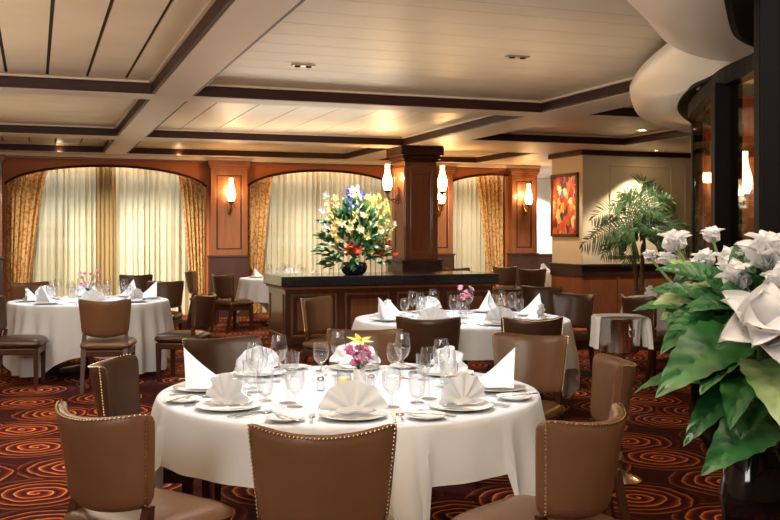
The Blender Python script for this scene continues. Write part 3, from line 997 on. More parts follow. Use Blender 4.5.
CH = [  # x, y, rotation in degrees, tone, label
    (.93, 3.205, -20, 0, 'brown studded chair nearest the viewer, its back to the middle front of the nearest table'),
    (.38, 3.68, -55, 0, 'brown studded chair at the lower left, angled to the nearest table beside bare carpet'),
    (.55, 4.79, -112, 1, 'dark brown chair just behind the lower-left studded chair at the nearest table'),
    (1.07, 5.54, -167, 1, 'brown chair on the far left of the nearest table, behind the cone napkin'),
    (1.90, 5.72, 160, 0, 'tan chair on the far side of the nearest table, behind the pink orchid'),
    (2.66, 5.14, 130, 0, 'tan chair on the far right of the nearest table, facing the viewer'),
    (2.43, 4.16, 70, 0, 'brown chair edge-on at the right of the nearest table, before the chrome bucket'),
    (1.675, 3.10, 27, 0, 'brown studded chair at the lower right of the nearest table'),
    (2.79, 6.81, -28, 1, 'dark chair with back to viewer, left front of the second table'),
    (3.45, 6.57, -8, 1, 'dark chair with back to viewer, right front of the second table'),
    (2.64, 8.86, -140, 0, 'tan chair between the second table and the left end of the bar'),
    (4.97, 8.61, 118, 1, 'dark brown chair right of the second table, before the panelled pier'),
    (5.36, 9.86, 140, 1, 'dark chair behind the second table, near the right end of the bar'),
    (.65, 9.60, -14, 0, 'brown chair with back to viewer at the front of the left window table'),
    (1.41, 9.95, 62, 1, 'dark chair seen side-on at the right of the left window table'),
    (-.15, 10.04, -100, 1, 'dark chair cut by the left picture edge, facing right to the window table'),
    (-.01, 12.85, -163, 0, 'tan-topped chair at the far left of the left window table, by the drape'),
    (1.5, 12.58, 158, 1, 'dark chair at the far right of the left window table'),
    (1.37, 14.64, 172, 1, 'dark chair by the left window, behind the far edge of the window table'),
    (2.78, 14.58, -62, 1, 'dark chair in front of the small table near the left pilaster, facing right'),
    (2.55, 15.75, -105, 0, 'brown chair left of the small table beneath the left pilaster lantern'),
    (5.77, 8.27, -82, 1, 'brown chair behind the chrome bucket, facing right to the flower-hidden table'),
    (8.27, 16.40, -45, 1, 'left one of two dark chairs at the far table beneath the last pilaster'),
    (8.12, 15.15, -30, 1, 'right one of two dark chairs at the far table beneath the last pilaster'),
    (6.95, 15.6, 175, 1, 'dark chair beyond the bar, before the narrow right window'),
]
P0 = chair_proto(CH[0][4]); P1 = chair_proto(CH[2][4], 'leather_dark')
used = set()
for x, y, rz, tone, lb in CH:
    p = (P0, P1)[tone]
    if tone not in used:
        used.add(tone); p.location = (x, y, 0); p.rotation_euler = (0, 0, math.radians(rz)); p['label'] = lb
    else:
        dup(p, (x, y, 0), math.radians(rz), lb)

# ------------------------------------------------------------------ tables and cloths
def sstep(x):
    x = max(0, min(1, x)); return x*x*(3-2*x)
def adiff(a, b):
    return abs((a-b+PI) % (2*PI)-PI)
def table(x, y, r, zt, label, cloth_label, corner, side, seats=(), seed=1, nf=26, famp=.02):
    rnd = random.Random(seed)
    t = thing('dining_table', label, 'table', (x, y, 0), 0, 'round dining tables')
    bm = BM(); lathe(bm, [(r-.012, zt-.035), (r-.004, zt-.02), (r-.012, zt-.004)], 48); link('tabletop', bm, 'legwood', t)
    bm = BM(); lathe(bm, [(.30, 0), (.31, .02), (.10, .06), (.055, .12), (.05, zt-.12), (.09, zt-.06), (.16, zt-.035)], 24); link('pedestal', bm, 'legwood', t)
    phs = [rnd.uniform(0, 6.28) for _ in range(6)]
    def oh(th):
        q = (th-corner+PI/4) % (PI/2)-PI/4
        o = side/2/max(math.cos(PI/4-abs(q)), .70)-r
        o = min(o, zt-.05)
        for s, half in seats:
            k = sstep((adiff(th, s)-half)/(.10 if half < .3 else .16))
            o = min(o, .225+(2-.225)*k) if k < 1 else o
        return o
    NT = 240
    bm = BM()
    rows = []
    rr = [0, .2, .4, .6, .75, .85, .93, .98, 1.0]
    ns = 12
    for i in range(NT):
        th = 2*PI*i/NT
        o = oh(th)
        cf = max(0, math.cos(2*((th-corner+PI/4) % (PI/2)-PI/4)))**3 if o > .26 else 0
        pts = []
        for q in rr[1:]:
            pts.append((q*r, zt+.002+.0012*math.sin(th*5+q*9+phs[0])))
        pts.append((r+.007, zt-.006))
        fold = math.sin(nf*th+phs[1]+.9*math.sin(3*th+phs[2]))*.6+.4*math.sin(nf*.62*th//1*0+nf/2*th+phs[3])
        tuck = .35 if o <= .26 else 1
        for j in range(1, ns+1):
            f = j/ns
            d = o*f
            rad = r+.010+.055*(f**.8)*tuck*(1+.5*cf)+famp*tuck*min(1, d/.3)*(1+1.2*cf)*fold - .10*max(0, d-.42)
            pts.append((rad, zt-.008-d))
        rows.append([bm.verts.new((p*math.cos(th), p*math.sin(th), z)) for p, z in pts])
    c0 = bm.verts.new((0, 0, zt+.002))
    for i in range(NT):
        a, b = rows[i], rows[(i+1) % NT]
        bm.faces.new((c0, a[0], b[0]))
        for j in range(len(a)-1):
            bm.faces.new((a[j], a[j+1], b[j+1], b[j]))
    o = link('tablecloth', bm, 'cloth', angle=60, loc=(x, y, 0))
    tag(o, cloth_label, 'tablecloth', 'white tablecloths')
    return zt+.0045

def tucked(T, chairs, rmax):
    return [(ang(*T, c[0], c[1]), .22 if c in (CH[0], CH[7]) else .36) for c in chairs if math.hypot(c[0]-T[0], c[1]-T[1]) < rmax]
def ang(cx, cy, x, y):
    return math.atan2(y-cy, x-cx)
YAW = math.radians(-19.91)
T1 = (1.36, 4.30); T2 = (3.40, 7.60); T3 = (.55, 10.97); T6 = (3.79, 15.43); T4 = (6.85, 8.98); T5 = (9.33, 16.4)
z1 = table(*T1, .86, .745, 'round table nearest the viewer, hidden under its white cloth', 'white cloth draped over the nearest round table',
      math.radians(-72)+YAW, 2.40, tucked(T1, CH[:8], 1.25), 3, 24, .030)
z2 = table(*T2, .90, .745, 'second round table, between the nearest table and the bar', 'white cloth on the second table before the bar',
      math.radians(-75)+YAW, 2.5, tucked(T2, CH[8:12], 1.15), 5, 28)
z3 = table(*T3, .82, .745, 'round table at left before the big arched window', 'white cloth on the left table before the big arched window',
      math.radians(-120)+YAW, 2.62, [], 8, 28)
z6 = table(*T6, .72, .745, 'small round table beyond the bar, beneath the left pilaster lantern', 'white cloth on the small table beyond the left end of the bar',
      math.radians(-160)+YAW, 2.1, [], 11, 22)
z4 = table(*T4, .78, .745, 'round table mostly hidden behind the white flowers', 'white cloth on the table mostly hidden behind the white flowers',
      math.radians(-170)+YAW, 2.1, tucked(T4, CH[21:22], 1.1), 13, 24)
z5 = table(*T5, .42, .745, 'far small table under the last pilaster', 'white cloth on the far table beneath the last pilaster',
      math.radians(-160)+YAW, 1.6, [], 17, 20)

# ------------------------------------------------------------------ tableware prototypes (each built once, then copied)
def napkin_bm(kind):
    rnd = random.Random(kind*7+1)
    bm = BM()
    R = .132
    npl = 5
    def fan(u, v, off):
        ph = PI*(.03+.94*u)
        rho = R*(.06+.94*v)*(1+.03*math.sin(ph*9))
        pl = .010*v*math.sin(u*npl*2*PI)
        lean = .10*rho*math.sin(ph)
        return (rho*math.cos(ph)*1.02, pl-lean*.4+off, .006+rho*math.sin(ph)*.90)
    grid(bm, 56, 8, lambda u, v: fan(u, v, -.004))
    grid(bm, 56, 8, lambda u, v: fan(u, v, .006), flip=True)
    # supporting tail that slopes down behind the fan
    def tail(u, v):
        s = 2*u-1
        y = .004+.125*v
        wdt = .085*(1-v)+.010
        zt = .118*(1-v)**1.05
        return (s*wdt, y, .003+zt*(1-abs(s))+.003*math.sin(u*15+v*4)*(1-abs(s)))
    grid(bm, 16, 8, tail)
    # folded band at the foot of the fan
    grid(bm, 14, 4, lambda u, v: ((2*u-1)*.085*(1-.25*v), -.006-.034*math.sin(PI*min(1, .15+v*.85)), .004+.026*v*(1-.5*(2*u-1)**2)+.003*math.sin(u*14)))
    return bm
def pointed_bm():
    bm = BM()
    def shell(u, v):
        s = 2*u-1
        y = -.055+.19*v - .022*(1-abs(s))*(1-v)
        wd = .080*(1-v)**.8+.012
        zt = .168*(1-v)**1.15+.006
        return (s*wd+.004*math.sin(v*8), y, .001+zt*(1-abs(s))**(1.0+.25*v)+.003*math.sin(u*17+v*5)*(1-abs(s)))
    grid(bm, 22, 12, shell)
    grid(bm, 22, 3, lambda u, v: (lambda p: (p[0]*(1-.25*v), p[1]+.012*v, p[2]*(1-.55*v)+.002))(shell(u, 0)), flip=True)
    grid(bm, 10, 4, lambda u, v: ((2*u-1)*.095, -.062+.12*v, .004+.004*math.sin(u*9+v*3)))
    return bm
def napkin(): 
    return link('napkin', napkin_bm(1), 'napkin', angle=55)
def plate(r):
    bm = BM()
    lathe(bm, [(r*.55, .0), (r*.6, .002), (r*.72, .007), (r, .014), (r*1.0, .017), (r*.97, .0165), (r*.7, .010), (r*.6, .006), (0.001, .005)], 36, cap1=False)
    return bm
def glass_bm(kind):
    bm = BM()
    if kind == 0:   # tall wine glass
        pr_ = [(.036, 0), (.034, .003), (.008, .008), (.0045, .02), (.0042, .085), (.008, .095), (.028, .112), (.040, .145), (.041, .165), (.036, .20), (.032, .225)]
    elif kind == 1:  # short goblet
        pr_ = [(.034, 0), (.032, .003), (.008, .008), (.005, .02), (.005, .05), (.012, .058), (.034, .08), (.040, .11), (.039, .14), (.035, .165)]
    else:           # water tumbler on a short foot
        pr_ = [(.030, 0), (.028, .004), (.008, .01), (.008, .02), (.026, .03), (.034, .06), (.037, .10), (.038, .13)]
    lathe(bm, pr_, 24, cap1=False)
    return bm
def extrude_outline(bm, pts, z0, z1):
    a = [bm.verts.new((x, y, z0)) for x, y in pts]; b = [bm.verts.new((x, y, z1)) for x, y in pts]
    bm.faces.new(a[::-1]); bm.faces.new(b)
    for i in range(len(pts)):
        bm.faces.new((a[i], a[(i+1) % len(pts)], b[(i+1) % len(pts)], b[i]))
def fork_bm():
    bm = BM()
    bb(bm, -.004, .004, -.10, .02, .001, .0035, .001); bb(bm, -.006, .006, -.10, -.05, .001, .004, .001)
    extrude_outline(bm, [(-.004, .015), (.004, .015), (.011, .035), (.011, .055), (-.011, .055), (-.011, .035)], .0015, .0035)
    for k in range(4):
        x = -.0095+k*.0063; bb(bm, x-.0017, x+.0017, .052, .10, .0018, .0035)
    return bm
def knife_bm():
    bm = BM()
    bb(bm, -.0065, .0065, -.11, -.01, .001, .0055, .0015)
    extrude_outline(bm, [(-.005, -.012), (.006, -.012), (.0095, .02), (.0095, .085), (.004, .108), (-.003, .115), (-.005, .10)], .0016, .0032)
    return bm
def spoon_bm():
    bm = BM()
    bb(bm, -.003, .003, -.09, .045, .001, .0035, .001); bb(bm, -.006, .006, -.09, -.05, .001, .0038, .001)
    pillow(bm, 8, 8, lambda a, b, w: (a*.017, .07+b*.028, .0035+w*.0022), 2.2, 4)
    return bm

protos = {}
def place(kind, builder, x, y, z, rz, label, cat, group):
    if kind not in protos:
        o = builder(); protos[kind] = o
    else:
        o = protos[kind].copy(); C.objects.link(o)
    o.location = (x, y, z); o.rotation_euler = (0, 0, rz)
    return tag(o, label, cat, group)

def setting(T, z, a, r, where, kit, jitter=0):
    """one place setting at world angle a round table T; the diner sits outside looking at the centre"""
    cx, cy = T
    rad = Vector((math.cos(a), math.sin(a))); lat = Vector((-math.sin(a), math.cos(a)))   # lat: diner's right is +lat
    rz = a+PI/2+PI      # local +Y towards the centre
    def P(rr, l): return cx+rad.x*rr+lat.x*l, cy+rad.y*rr+lat.y*l
    rz = math.atan2(rad.x, -rad.y)   # local +Y -> -rad
    if 'plate' in kit:
        place('dinner_plate', lambda: link('dinner_plate', plate(.135), 'china'), *P(r, 0), z, 0, 'white dinner plate under the napkin, '+where, 'plate', 'white dinner plates')
    nz = z+(.0175 if 'plate' in kit else 0)
    if 'napkin' in kit:
        place('napkin', napkin, *P(r+.01, 0), nz+.001, rz+random.uniform(-.2, .2)+jitter, 'white fan-folded napkin, '+where, 'napkin', 'fan-folded white napkins')
    if 'pointed' in kit:
        place('pointed_napkin', lambda: link('napkin', pointed_bm(), 'napkin', angle=50), *P(r+.01, 0), nz+.001, rz+random.uniform(-.2, .2), 'white napkin folded to a tall point, '+where, 'napkin', 'point-folded white napkins')
    if 'bread' in kit:
        place('bread_plate', lambda: link('bread_plate', plate(.078), 'china'), *P(r+.05, -.262), z, 0, 'small white bread plate, '+where, 'plate', 'small bread plates')
        x, y = P(r+.06, -.262)
        place('butter_knife', lambda: link('butter_knife', knife_bm(), 'steel', smooth=False), x, y, z+.0155, rz+.5, 'butter knife lying on the bread plate, '+where, 'knife', 'butter knives')
    if 'cutlery' in kit:
        mk = lambda n, b: (lambda: link(n, b(), 'steel', smooth=False))
        place('dinner_fork', mk('dinner_fork', fork_bm), *P(r+.01, -.160), z, rz, 'steel fork left of the plate, '+where, 'fork', 'dinner forks')
        place('dinner_knife', mk('dinner_knife', knife_bm), *P(r+.01, .158), z, rz, 'steel knife right of the plate, '+where, 'knife', 'dinner knives')
        place('soup_spoon', mk('soup_spoon', spoon_bm), *P(r+.015, .188), z, rz, 'steel spoon outside the knife, '+where, 'spoon', 'soup spoons')
    gl = lambda k: (lambda: link('wine_glass' if k < 2 else 'water_glass', glass_bm(k), 'glass'))
    if 'wine' in kit:
        place('wine0', gl(0), *P(r-.25, .075), z, 0, 'tall wine glass, '+where, 'glass', 'tall wine glasses')
    if 'goblet' in kit:
        place('wine1', gl(1), *P(r-.215, .165), z, 0, 'short wine goblet, '+where, 'glass', 'short wine goblets')
    if 'water' in kit:
        place('wine2', gl(2), *P(r-.215, -.035), z, 0, 'water glass, '+where, 'glass', 'water glasses')

FULL = 'plate napkin bread cutlery wine goblet water'
names8 = ('front', 'front right', 'right', 'far right', 'far side', 'far left', 'left', 'front left')
for k, nm in enumerate(names8):
    a = math.radians(-90+45*k)+YAW + (.06 if k == 0 else 0)
    setting(T1, z1, a, .675, nm+' of nearest table', FULL.replace('napkin', 'pointed') if nm in ('left', 'right') else FULL)
for k, nm in enumerate(names8):
    a = math.radians(-68+45*k)+YAW
    setting(T2, z2, a, .67, nm+' of the table before the bar', ('plate pointed' if nm in ('left', 'right', 'far right') else 'plate napkin')+' cutlery wine goblet')
for k, nm in enumerate(names8):
    a = math.radians(-70+45*k)+YAW
    setting(T3, z3, a, .62, nm+' of the left window table', ('plate pointed' if nm in ('front left', 'right', 'far right') else 'plate napkin')+' cutlery wine goblet')
for k, nm in enumerate(('front', 'right', 'far side', 'left')):
    a = math.radians(-95+90*k)+YAW
    setting(T6, z6, a, .48, nm+' of the small table beyond the bar', 'plate napkin wine goblet')
setting(T4, z4, math.radians(-175)+YAW, .52, 'on the flower-hidden table', 'plate napkin')
setting(T5, z5, math.radians(-170)+YAW, .28, 'on the far table beneath the last pilaster', 'plate napkin wine')

# ------------------------------------------------------------------ flowers
def orchid_vase(x, y, z, label, petal, n=12, spread=.07, h=.14, cymb=False, vase='china', seed=1):
    random.seed(seed)
    t = thing('flower_vase', label, 'flowers', (x, y, z), 0)
    bm = BM(); lathe(bm, [(.028, 0), (.034, .006), (.030, .05), (.026, .085), (.030, .10), (.026, .10), (.022, .085)], 20, cap1=True); link('vase', bm, vase, t)
    bm = BM(); pts = []
    for k in range(n):
        an = random.uniform(0, 2*PI); rr = spread*math.sqrt(random.random()); hh = .10+h*random.uniform(.25, 1)
        p = Vector((rr*math.cos(an), rr*math.sin(an), hh)); pts.append(p)
        tube(bm, [(0, 0, .08), (p.x*.4, p.y*.4, .08+(hh-.08)*.6), tuple(p)], .0022, 5)
    for k in range(5):
        an = 2*PI*k/5+.4
        leaf(bm, (0, 0, .095), (.09*math.cos(an), .09*math.sin(an), .12+.02*math.sin(k*3)), .028, bow=.3)
    link('stems', bm, 'stem', t)
    for p in pts:
        bm = BM(); flower(bm, p, (p.x*6, p.y*6-.3, .6), 5, .027, .020, .25, 2, 0, .006, 1)
        link('blossom', bm, [petal, 'stamen'], t)
    if cymb:
        bm = BM(); c = Vector((.0, -.01, .10+h+.03)); flower(bm, c, (0, -.35, 1), 6, .062, .028, .12, 1, 0, .010, 1); link('blossom', bm, ['petal_g', 'stamen'], t)
        bm = BM(); tube(bm, [(0, 0, .08), (0, -.005, .16), tuple(c)], .003, 6); link('stems', bm, 'stem', t)
    return t
orchid_vase(T1[0]+.035, T1[1]-.04, z1, 'white vase of magenta orchids topped by one green bloom, nearest table', 'petal_m', 13, .055, .10, True, 'china', 3)
orchid_vase(T2[0]+.02, T2[1]+.02, z2, 'vase of rose-pink orchids on the table before the bar', 'petal_p', 14, .08, .17, False, 'glass', 4)
orchid_vase(T3[0]-.02, T3[1], z3, 'vase of pink orchids on the left window table', 'petal_p', 18, .13, .22, False, 'china', 5)
t = thing('candle_holder', 'pale yellow candle in a glass holder beside the nearest table vase', 'candle', (T1[0]-.055, T1[1]-.09, z1))
bm = BM(); lathe(bm, [(.030, 0), (.032, .004), (.032, .10), (.030, .10), (.030, .008)], 24); link('glass_cup', bm, 'glass', t)
bm = BM(); lathe(bm, [(.026, .009), (.027, .012), (.027, .07), (.02, .073)], 20); tube(bm, [(0, 0, .07), (.001, 0, .082)], .0012, 5); link('candle', bm, 'wax', t)
for dx, dy, nm in ((.11, .02, 'right'), (-.13, .03, 'left')):
    t = thing('salt_shaker', 'small glass shaker just %s of the orchid vase on the nearest table' % nm, 'shaker', (T1[0]+dx, T1[1]+dy, z1), 0, 'salt and pepper shakers')
    bm = BM(); lathe(bm, [(.018, 0), (.02, .004), (.016, .045)], 16); link('body', bm, 'glass', t)
    bm = BM(); lathe(bm, [(.017, .045), (.017, .055), (.010, .064)], 16); link('cap', bm, 'steel', t)

# tall bouquet on the bar
random.seed(21)
t = thing('flower_arrangement', 'tall bouquet of mixed flowers in a dark blue vase on the bar', 'bouquet', (3.88, 12.08, .93))
bm = BM(); lathe(bm, [(.11, 0), (.13, .01), (.16, .05), (.175, .10), (.16, .15), (.14, .165), (.12, .16), (.12, .12)], 28); link('vase', bm, 'navy', t)
bm = BM()
for k in range(430):
    an = random.uniform(0, 2*PI); ph = random.uniform(-.55, 1.35)
    rr = .44*random.uniform(.35, 1)
    b = Vector((rr*math.cos(an)*math.cos(ph), rr*.55*math.sin(an)*math.cos(ph), .36+rr*1.3*math.sin(ph)))
    d = Vector((math.cos(an)*math.cos(ph), .6*math.sin(an)*math.cos(ph), .35+math.sin(ph)))
    d = (d+Vector((random.uniform(-.6, .6), random.uniform(-.5, .5), random.uniform(-.5, .4)))).normalized()
    e_ = b+d*random.uniform(.10, .20); b.z = max(b.z, .06); e_.z = max(e_.z, .05)
    leaf(bm, b, e_, random.uniform(.03, .06), up=(random.uniform(-.5, .5), -.7, .6), bow=.3, nu=6, nv=2)
link('foliage', bm, 'leaf', t)
bm = BM()
for k in range(190):
    an = random.uniform(-.6, PI+.6); ph = random.uniform(.3, 1.3)
    xx = random.uniform(-.05, .45)
    zz = random.uniform(.4, 1.05)*(1-.3*abs(xx))
    b = Vector((xx, random.uniform(-.15, .15), zz))
    leaf(bm, b, b+Vector((random.uniform(-.05, .09), random.uniform(-.06, .03), random.uniform(.06, .17))), random.uniform(.018, .038), up=(0, -1, .3), bow=.2, nu=5, nv=2)
link('foliage', bm, 'petal_g', t)
bm = BM()
for k in range(26):
    an = random.uniform(0, 2*PI); rr = random.uniform(.1, .42); hh = random.uniform(.55, 1.05)
    tube(bm, [(0, 0, .15), (rr*.4*math.cos(an), rr*.25*math.sin(an), .15+hh*.5), (rr*math.cos(an), rr*.5*math.sin(an), hh)], .004, 5)
link('stems', bm, 'stem', t)
FL = []  # x, z, petal, size
for k in range(9): FL.append((-.30+.035*math.sin(k*1.9), .38+.075*k*1.0, 'petal_y', .065))
for k in range(5): FL.append((-.40+.04*math.sin(k*2.3), .62+.10*k, 'petal_c' if k % 2 else 'petal_w', .055))
for k in range(4): FL.append((-.16+.03*k, .46+.11*k, 'petal_y', .05))
for x, z in ((-.12, .60), (.02, .58), (.12, .48), (-.05, .72), (.20, .66), (-.22, .66), (.52, .66), (.30, .56), (.16, .30), (.08, .77)): FL.append((x, z, 'petal_c' if z > .5 else 'petal_g', .07))
for x, z in ((-.10, .36), (-.02, .31), (-.15, .30), (.30, .37), (.38, .33), (.44, .40), (.53, .28), (.33, .28)): FL.append((x, z, 'petal_r', .075))
for k in range(12): FL.append((.36+.07*math.sin(k*2.1), .52+.045*k, 'petal_g' if k % 2 else 'petal_y', .045))
for x, z, m, s in FL:
    bm = BM(); y = -.20*(1-abs(x)/.7)*(1.15-abs(z-.5))+random.uniform(-.04, .03)
    flower(bm, (x, y, z), (x*.8, -1, .35), 6 if m in ('petal_w', 'petal_r', 'petal_c') else 5, s, s*.62, .3, 2, 0, s*.16, 1)
    link('blossom', bm, [m, 'stamen'], t)
for x0, z0, x1, z1_ in ((-.06, .80, -.10, 1.12), (.03, .70, .02, 1.06), (.07, .74, .10, 1.08)):
    bm = BM()
    for k in range(34):
        f = k/33; an = k*2.4; rr = .036*(1-.65*f)
        c = Vector((x0+(x1-x0)*f+rr*math.cos(an), -.05+rr*math.sin(an), z0+(z1_-z0)*f))
        flower(bm, c, (math.cos(an), math.sin(an)-.4, .2), 5, .034*(1-.4*f), .026, .2, 1, 0)
    link('blossom', bm, 'petal_b', t)
bm = BM()
for k in range(16):
    f = k/15; flower(bm, (-.03+.05*math.sin(k*2.2), -.07+.02*math.cos(k), 1.0+.14*f), (math.sin(k), -1, .5), 5, .026, .02, .3, 1, 0)
link('blossom', bm, 'petal_w', t)

# palm against the cream wall
random.seed(5)
t = thing('potted_palm', 'tall potted palm with arching fronds against the cream wall', 'palm', (8.85, 13.05, 0))
bm = BM(); lathe(bm, [(.17, 0), (.19, .02), (.24, .40), (.255, .44), (.235, .45), (.22, .41)], 28); link('pot', bm, 'pot', t)
bm = BM(); lathe(bm, [(.222, .40), (.05, .415)], 24, cap0=False); link('soil', bm, 'soil', t)
for dx, dy, h in ((-.03, 0, 1.05), (.05, .04, 1.2), (.01, -.06, .9)):
    bm = BM(); pts = [(dx*(1+2*k/10)+.008*math.sin(k*2), dy, .40+h*k/10) for k in range(11)]
    tube(bm, pts, [.034+.006*(k % 2)-.0012*k for k in range(11)], 8); link('trunk', bm, 'bark', t)
FR = [(-.75, .38, .15, .80), (-.88, .10, -.1, .62), (-.70, -.22, -.1, .42), (-.42, -.32, -.25, .40), (-.15, .70, .1, 1.00), (.10, .92, .0, 1.05), (.30, .70, -.15, .95), (.62, .48, .1, .8),
      (.92, .20, -.05, .62), (.82, -.12, -.2, .45), (.45, -.25, -.3, .4), (.0, .40, -.45, .8), (-.35, .62, -.05, .9), (.5, .70, .2, .9), (.25, .15, -.5, .6), (-.25, .2, -.5, .6), (-.60, .55, -.2, .9), (-.95, -.05, .1, .5), (.70, .62, .05, .85), (.95, .0, .1, .5), (-.05, .1, -.6, .55), (.6, .1, -.4, .6), (-.5, .05, -.4, .6)]
for i, (dx, dz, dy, lift) in enumerate(FR):
    bm = BM()
    p0 = Vector((.03*math.copysign(1, dx), 0, 1.34)); p2 = Vector((dx, dy, 1.34+dz*.95)); p1 = Vector((dx*.35, dy*.35, 1.34+max(dz, 0)*.6+lift*.55))
    N_ = 26
    C_ = [(p0*(1-f)**2+p1*2*f*(1-f)+p2*f*f) for f in [k/N_ for k in range(N_+1)]]
    tube(bm, C_, [.009*(1-.8*k/N_) for k in range(N_+1)], 5)
    for k in range(4, N_+1):
        f = k/N_
        tan = (C_[min(k+1, N_)]-C_[k-1]).normalized()
        sd = tan.cross(Vector((0, -1, .25))).normalized()
        ll = .34*math.sin(PI*min(1, .12+f*.86))**.7
        for s in (-1, 1):
            tipp = C_[k]+(sd*s*.8+tan*.65).normalized()*ll+Vector((0, random.uniform(-.04, .02), -.05-.05*random.random()))
            tipp.y = min(tipp.y, .55)
            leaf(bm, C_[k], tipp, .022, up=(0, -.8, .6), bow=.15, fold=.1, nu=4, nv=1)
    link('frond', bm, 'palm', t)

# foreground white flowers
random.seed(9)
BX, BY = 1.52, 1.79
t = thing('pedestal_stand', 'dark round stand carrying the white flowers, below the picture edge', 'stand', (BX, BY, 0))
bm = BM(); lathe(bm, [(.17, 0), (.18, .015), (.06, .04), (.03, .08), (.03, .70), (.08, .745)], 28); link('base', bm, 'black', t)
bm = BM(); lathe(bm, [(.17, .745), (.18, .752), (.18, .765), (.17, .77)], 36); link('top', bm, 'black', t)
t = thing('flower_arrangement', 'large white flowers with big green leaves in a dark glass vase, foreground right', 'bouquet', (0, 0, 0))
t.location = (BX, BY, .77)
O = Vector((BX, BY, .77))
bm = BM(); lathe(bm, [(.045, 0), (.05, .008), (.070, .06), (.078, .11), (.068, .17), (.045, .215), (.052, .24), (.046, .24), (.040, .215)], 28); link('vase', bm, 'darkglass', t)
LEAVES = [((1.492, 1.799, 1.241), (1.19, 1.696, 1.133), .125), ((1.454, 1.76, 1.137), (1.243, 1.677, 1.033), .07), ((1.481, 1.697, 1.069), (1.214, 1.581, 0.999), .11), ((1.461, 1.704, 1.198), (1.304, 1.442, 1.09), .12), ((1.545, 1.887, 1.242), (1.336, 1.856, 1.252), .09), ((1.577, 1.981, 1.306), (1.421, 2.038, 1.294), .08), ((1.619, 2.073, 1.337), (1.487, 2.12, 1.376), .06), ((1.631, 2.068, 1.274), (1.379, 1.947, 1.184), .09), ((1.534, 1.891, 1.313), (1.445, 1.923, 1.402), .06), ((1.533, 1.838, 1.339), (1.545, 1.887, 1.442), .06), ((1.52, 1.789, 1.32), (1.43, 1.715, 1.391), .08), ((1.499, 1.797, 1.23), (1.276, 1.665, 1.139), .10), ((1.53, 1.786, 1.207), (1.24, 1.572, 1.243), .10), ((1.509, 1.793, 1.162), (1.267, 1.562, 1.088), .10), ((1.622, 1.859, 1.242), (1.376, 1.522, 1.185), .11), ((1.659, 2.164, 1.345), (1.528, 2.106, 1.337), .06), ((1.627, 2.123, 1.296), (1.534, 2.21, 1.319), .06), ((1.595, 2.081, 1.274), (1.469, 2.074, 1.252), .07), ((1.611, 1.863, 1.313), (1.633, 1.855, 1.454), .08), ((1.589, 1.977, 1.257), (1.351, 1.797, 1.235), .09), ((1.6, 1.867, 1.266), (1.38, 1.734, 1.348), .09), ((1.471, 1.701, 1.155), (1.319, 1.596, 1.058), .09), ((1.578, 1.875, 1.207), (1.32, 1.755, 1.187), .10),
          ((1.60, 1.75, 1.22), (1.62, 1.52, 1.16), .11), ((1.62, 1.86, 1.22), (1.86, 1.80, 1.14), .11), ((1.60, 1.93, 1.24), (1.72, 2.12, 1.16), .10), ((1.55, 1.72, 1.12), (1.56, 1.50, 1.02), .11), ((1.60, 1.80, 1.12), (1.80, 1.68, 1.02), .11), ((1.50, 1.90, 1.12), (1.40, 2.10, 1.06), .10),
          ((1.56, 1.98, 1.27), (1.46, 2.0, 1.33), .06), ((1.62, 2.1, 1.33), (1.58, 2.2, 1.40), .05), ((1.60, 2.0, 1.30), (1.54, 1.93, 1.37), .06), ((1.55, 1.87, 1.28), (1.40, 1.88, 1.30), .07), ((1.52, 1.82, 1.2), (1.34, 1.84, 1.2), .09)]
for k in range(20):
    a = (1.60+random.uniform(-.04, .05), 2.0+random.uniform(-.12, .1), 1.27+random.uniform(-.03, .05))
    LEAVES.append((a, (a[0]+random.uniform(-.19, .02), a[1]+random.uniform(-.08, .12), a[2]+random.uniform(-.07, .09)), random.uniform(.045, .07)))
for i, (a, b, wd) in enumerate(LEAVES):
    bm = BM(); a = Vector(a)-O; b = Vector(b)-O
    leaf(bm, a, b, wd, up=(random.uniform(-.5, .1), -.55, .75), bow=.22, fold=.25, ribs=.0035, serr=.05, nu=30, nv=8, pw=.72)
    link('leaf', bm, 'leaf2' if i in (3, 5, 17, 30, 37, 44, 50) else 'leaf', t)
bm = BM()
for a, b, wd in LEAVES:
    a = Vector(a)-O
    tube(bm, [(a.x*.1, a.y*.1, .20), (a.x*.35, a.y*.35, .20+(a.z-.2)*.6), tuple(a)], .004, 6)
BLOOM = [(1.689, 2.313, 1.434, .07), (1.671, 2.16, 1.393, .055), (1.651, 2.167, 1.372, .05), (1.754, 2.236, 1.456, .05), (1.578, 1.928, 1.357, .085), (1.582, 1.98, 1.306, .06), (1.547, 1.779, 1.414, .10), (1.36, 1.581, 1.287, .115), (1.511, 1.686, 1.348, .09), (1.634, 2.173, 1.313, .06), (1.567, 1.879, 1.395, .075), (1.67, 2.32, 1.389, .045), (1.652, 2.38, 1.399, .035), (1.662, 2.057, 1.396, .055), (1.48, 1.80, 1.36, .07), (1.62, 1.70, 1.40, .09)]
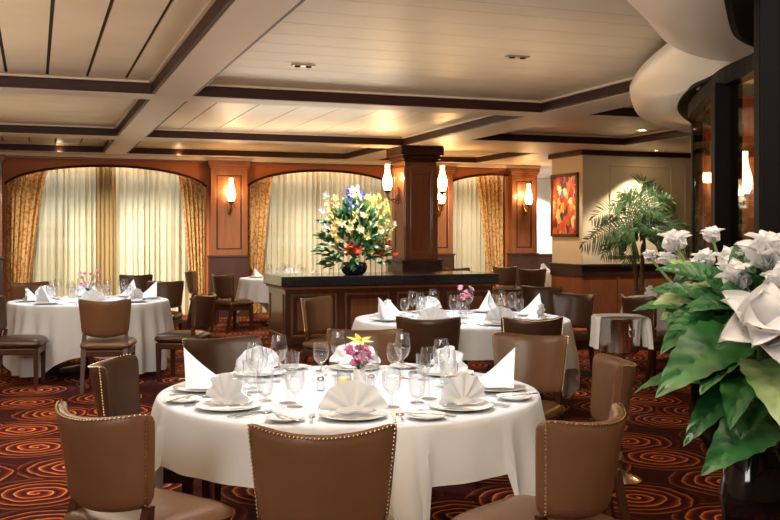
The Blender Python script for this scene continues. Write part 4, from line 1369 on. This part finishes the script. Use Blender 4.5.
for x, y, z, s in BLOOM:
    a = Vector((x, y, z))-O
    tube(bm, [(a.x*.1, a.y*.1, .20), (a.x*.5, a.y*.5, .2+(a.z-.2)*.7), tuple(a)], .004, 6)
link('stems', bm, 'stem', t)
for x, y, z, s in BLOOM:
    bm = BM(); c = Vector((x, y, z))-O
    nrm = Vector((-.2-.25*random.random(), -.3, 1+.3*random.random())) if s != .115 else Vector((-.3, -.75, .65))
    bloom(bm, c-nrm.normalized()*s*.35, nrm, s*1.02, 1.0 if s != .115 else .62)
    link('bloom', bm, 'petal_w', t)

# chrome bucket on its stand
t = thing('wine_bucket', 'chrome wine bucket on a tall stand with round foot', 'wine cooler', (3.27, 5.02, 0))
bm = BM(); lathe(bm, [(.13, 0), (.135, .008), (.10, .025), (.04, .045), (.018, .07), (.014, .10)], 32); link('base', bm, 'chrome', t)
bm = BM(); tube(bm, [(0, 0, .08), (0, 0, .74)], .013, 12); ball(bm, (0, 0, .42), .022, 2); link('pole', bm, 'chrome', t)
bm = BM(); lathe(bm, [(.05, .735), (.09, .745), (.116, .77), (.126, .95), (.136, .965), (.130, .972), (.120, .955), (.108, .80)], 40); link('bucket', bm, 'chrome', t)
for s in (-1, 1):
    bm = BM(); tube(bm, [(0, s*.115, .90), (0, s*.15, .91), (0, s*.15, .87), (0, s*.114, .86)], .006, 8); link('handle', bm, 'chrome', t)
def service_cloth():
    bm = BM()
    def fn(u, v):
        s = (u-.5)*2; q = (v-.5)*2
        arc = s*.34
        flat = .142
        if abs(arc) <= flat:
            x, z = arc, .979+.004*(1-(arc/flat)**2)
        else:
            e = abs(arc)-flat
            x = math.copysign(flat+.006+.05*e+.010*math.sin(q*7+s*2), arc); z = .975-e*.93
        y = q*.10*(1+.25*abs(s))+.012*math.sin(q*9+s*3)
        if abs(arc) > flat*.6: y += -.02
        return (x, y, z)
    grid(bm, 40, 14, fn)
    return bm
o = link('service_cloth', service_cloth(), 'napkin', angle=60, loc=(3.27, 5.02, 0)); o.rotation_euler = (0, 0, YAW)
tag(o, 'white cloth draped over the chrome wine bucket', 'cloth')
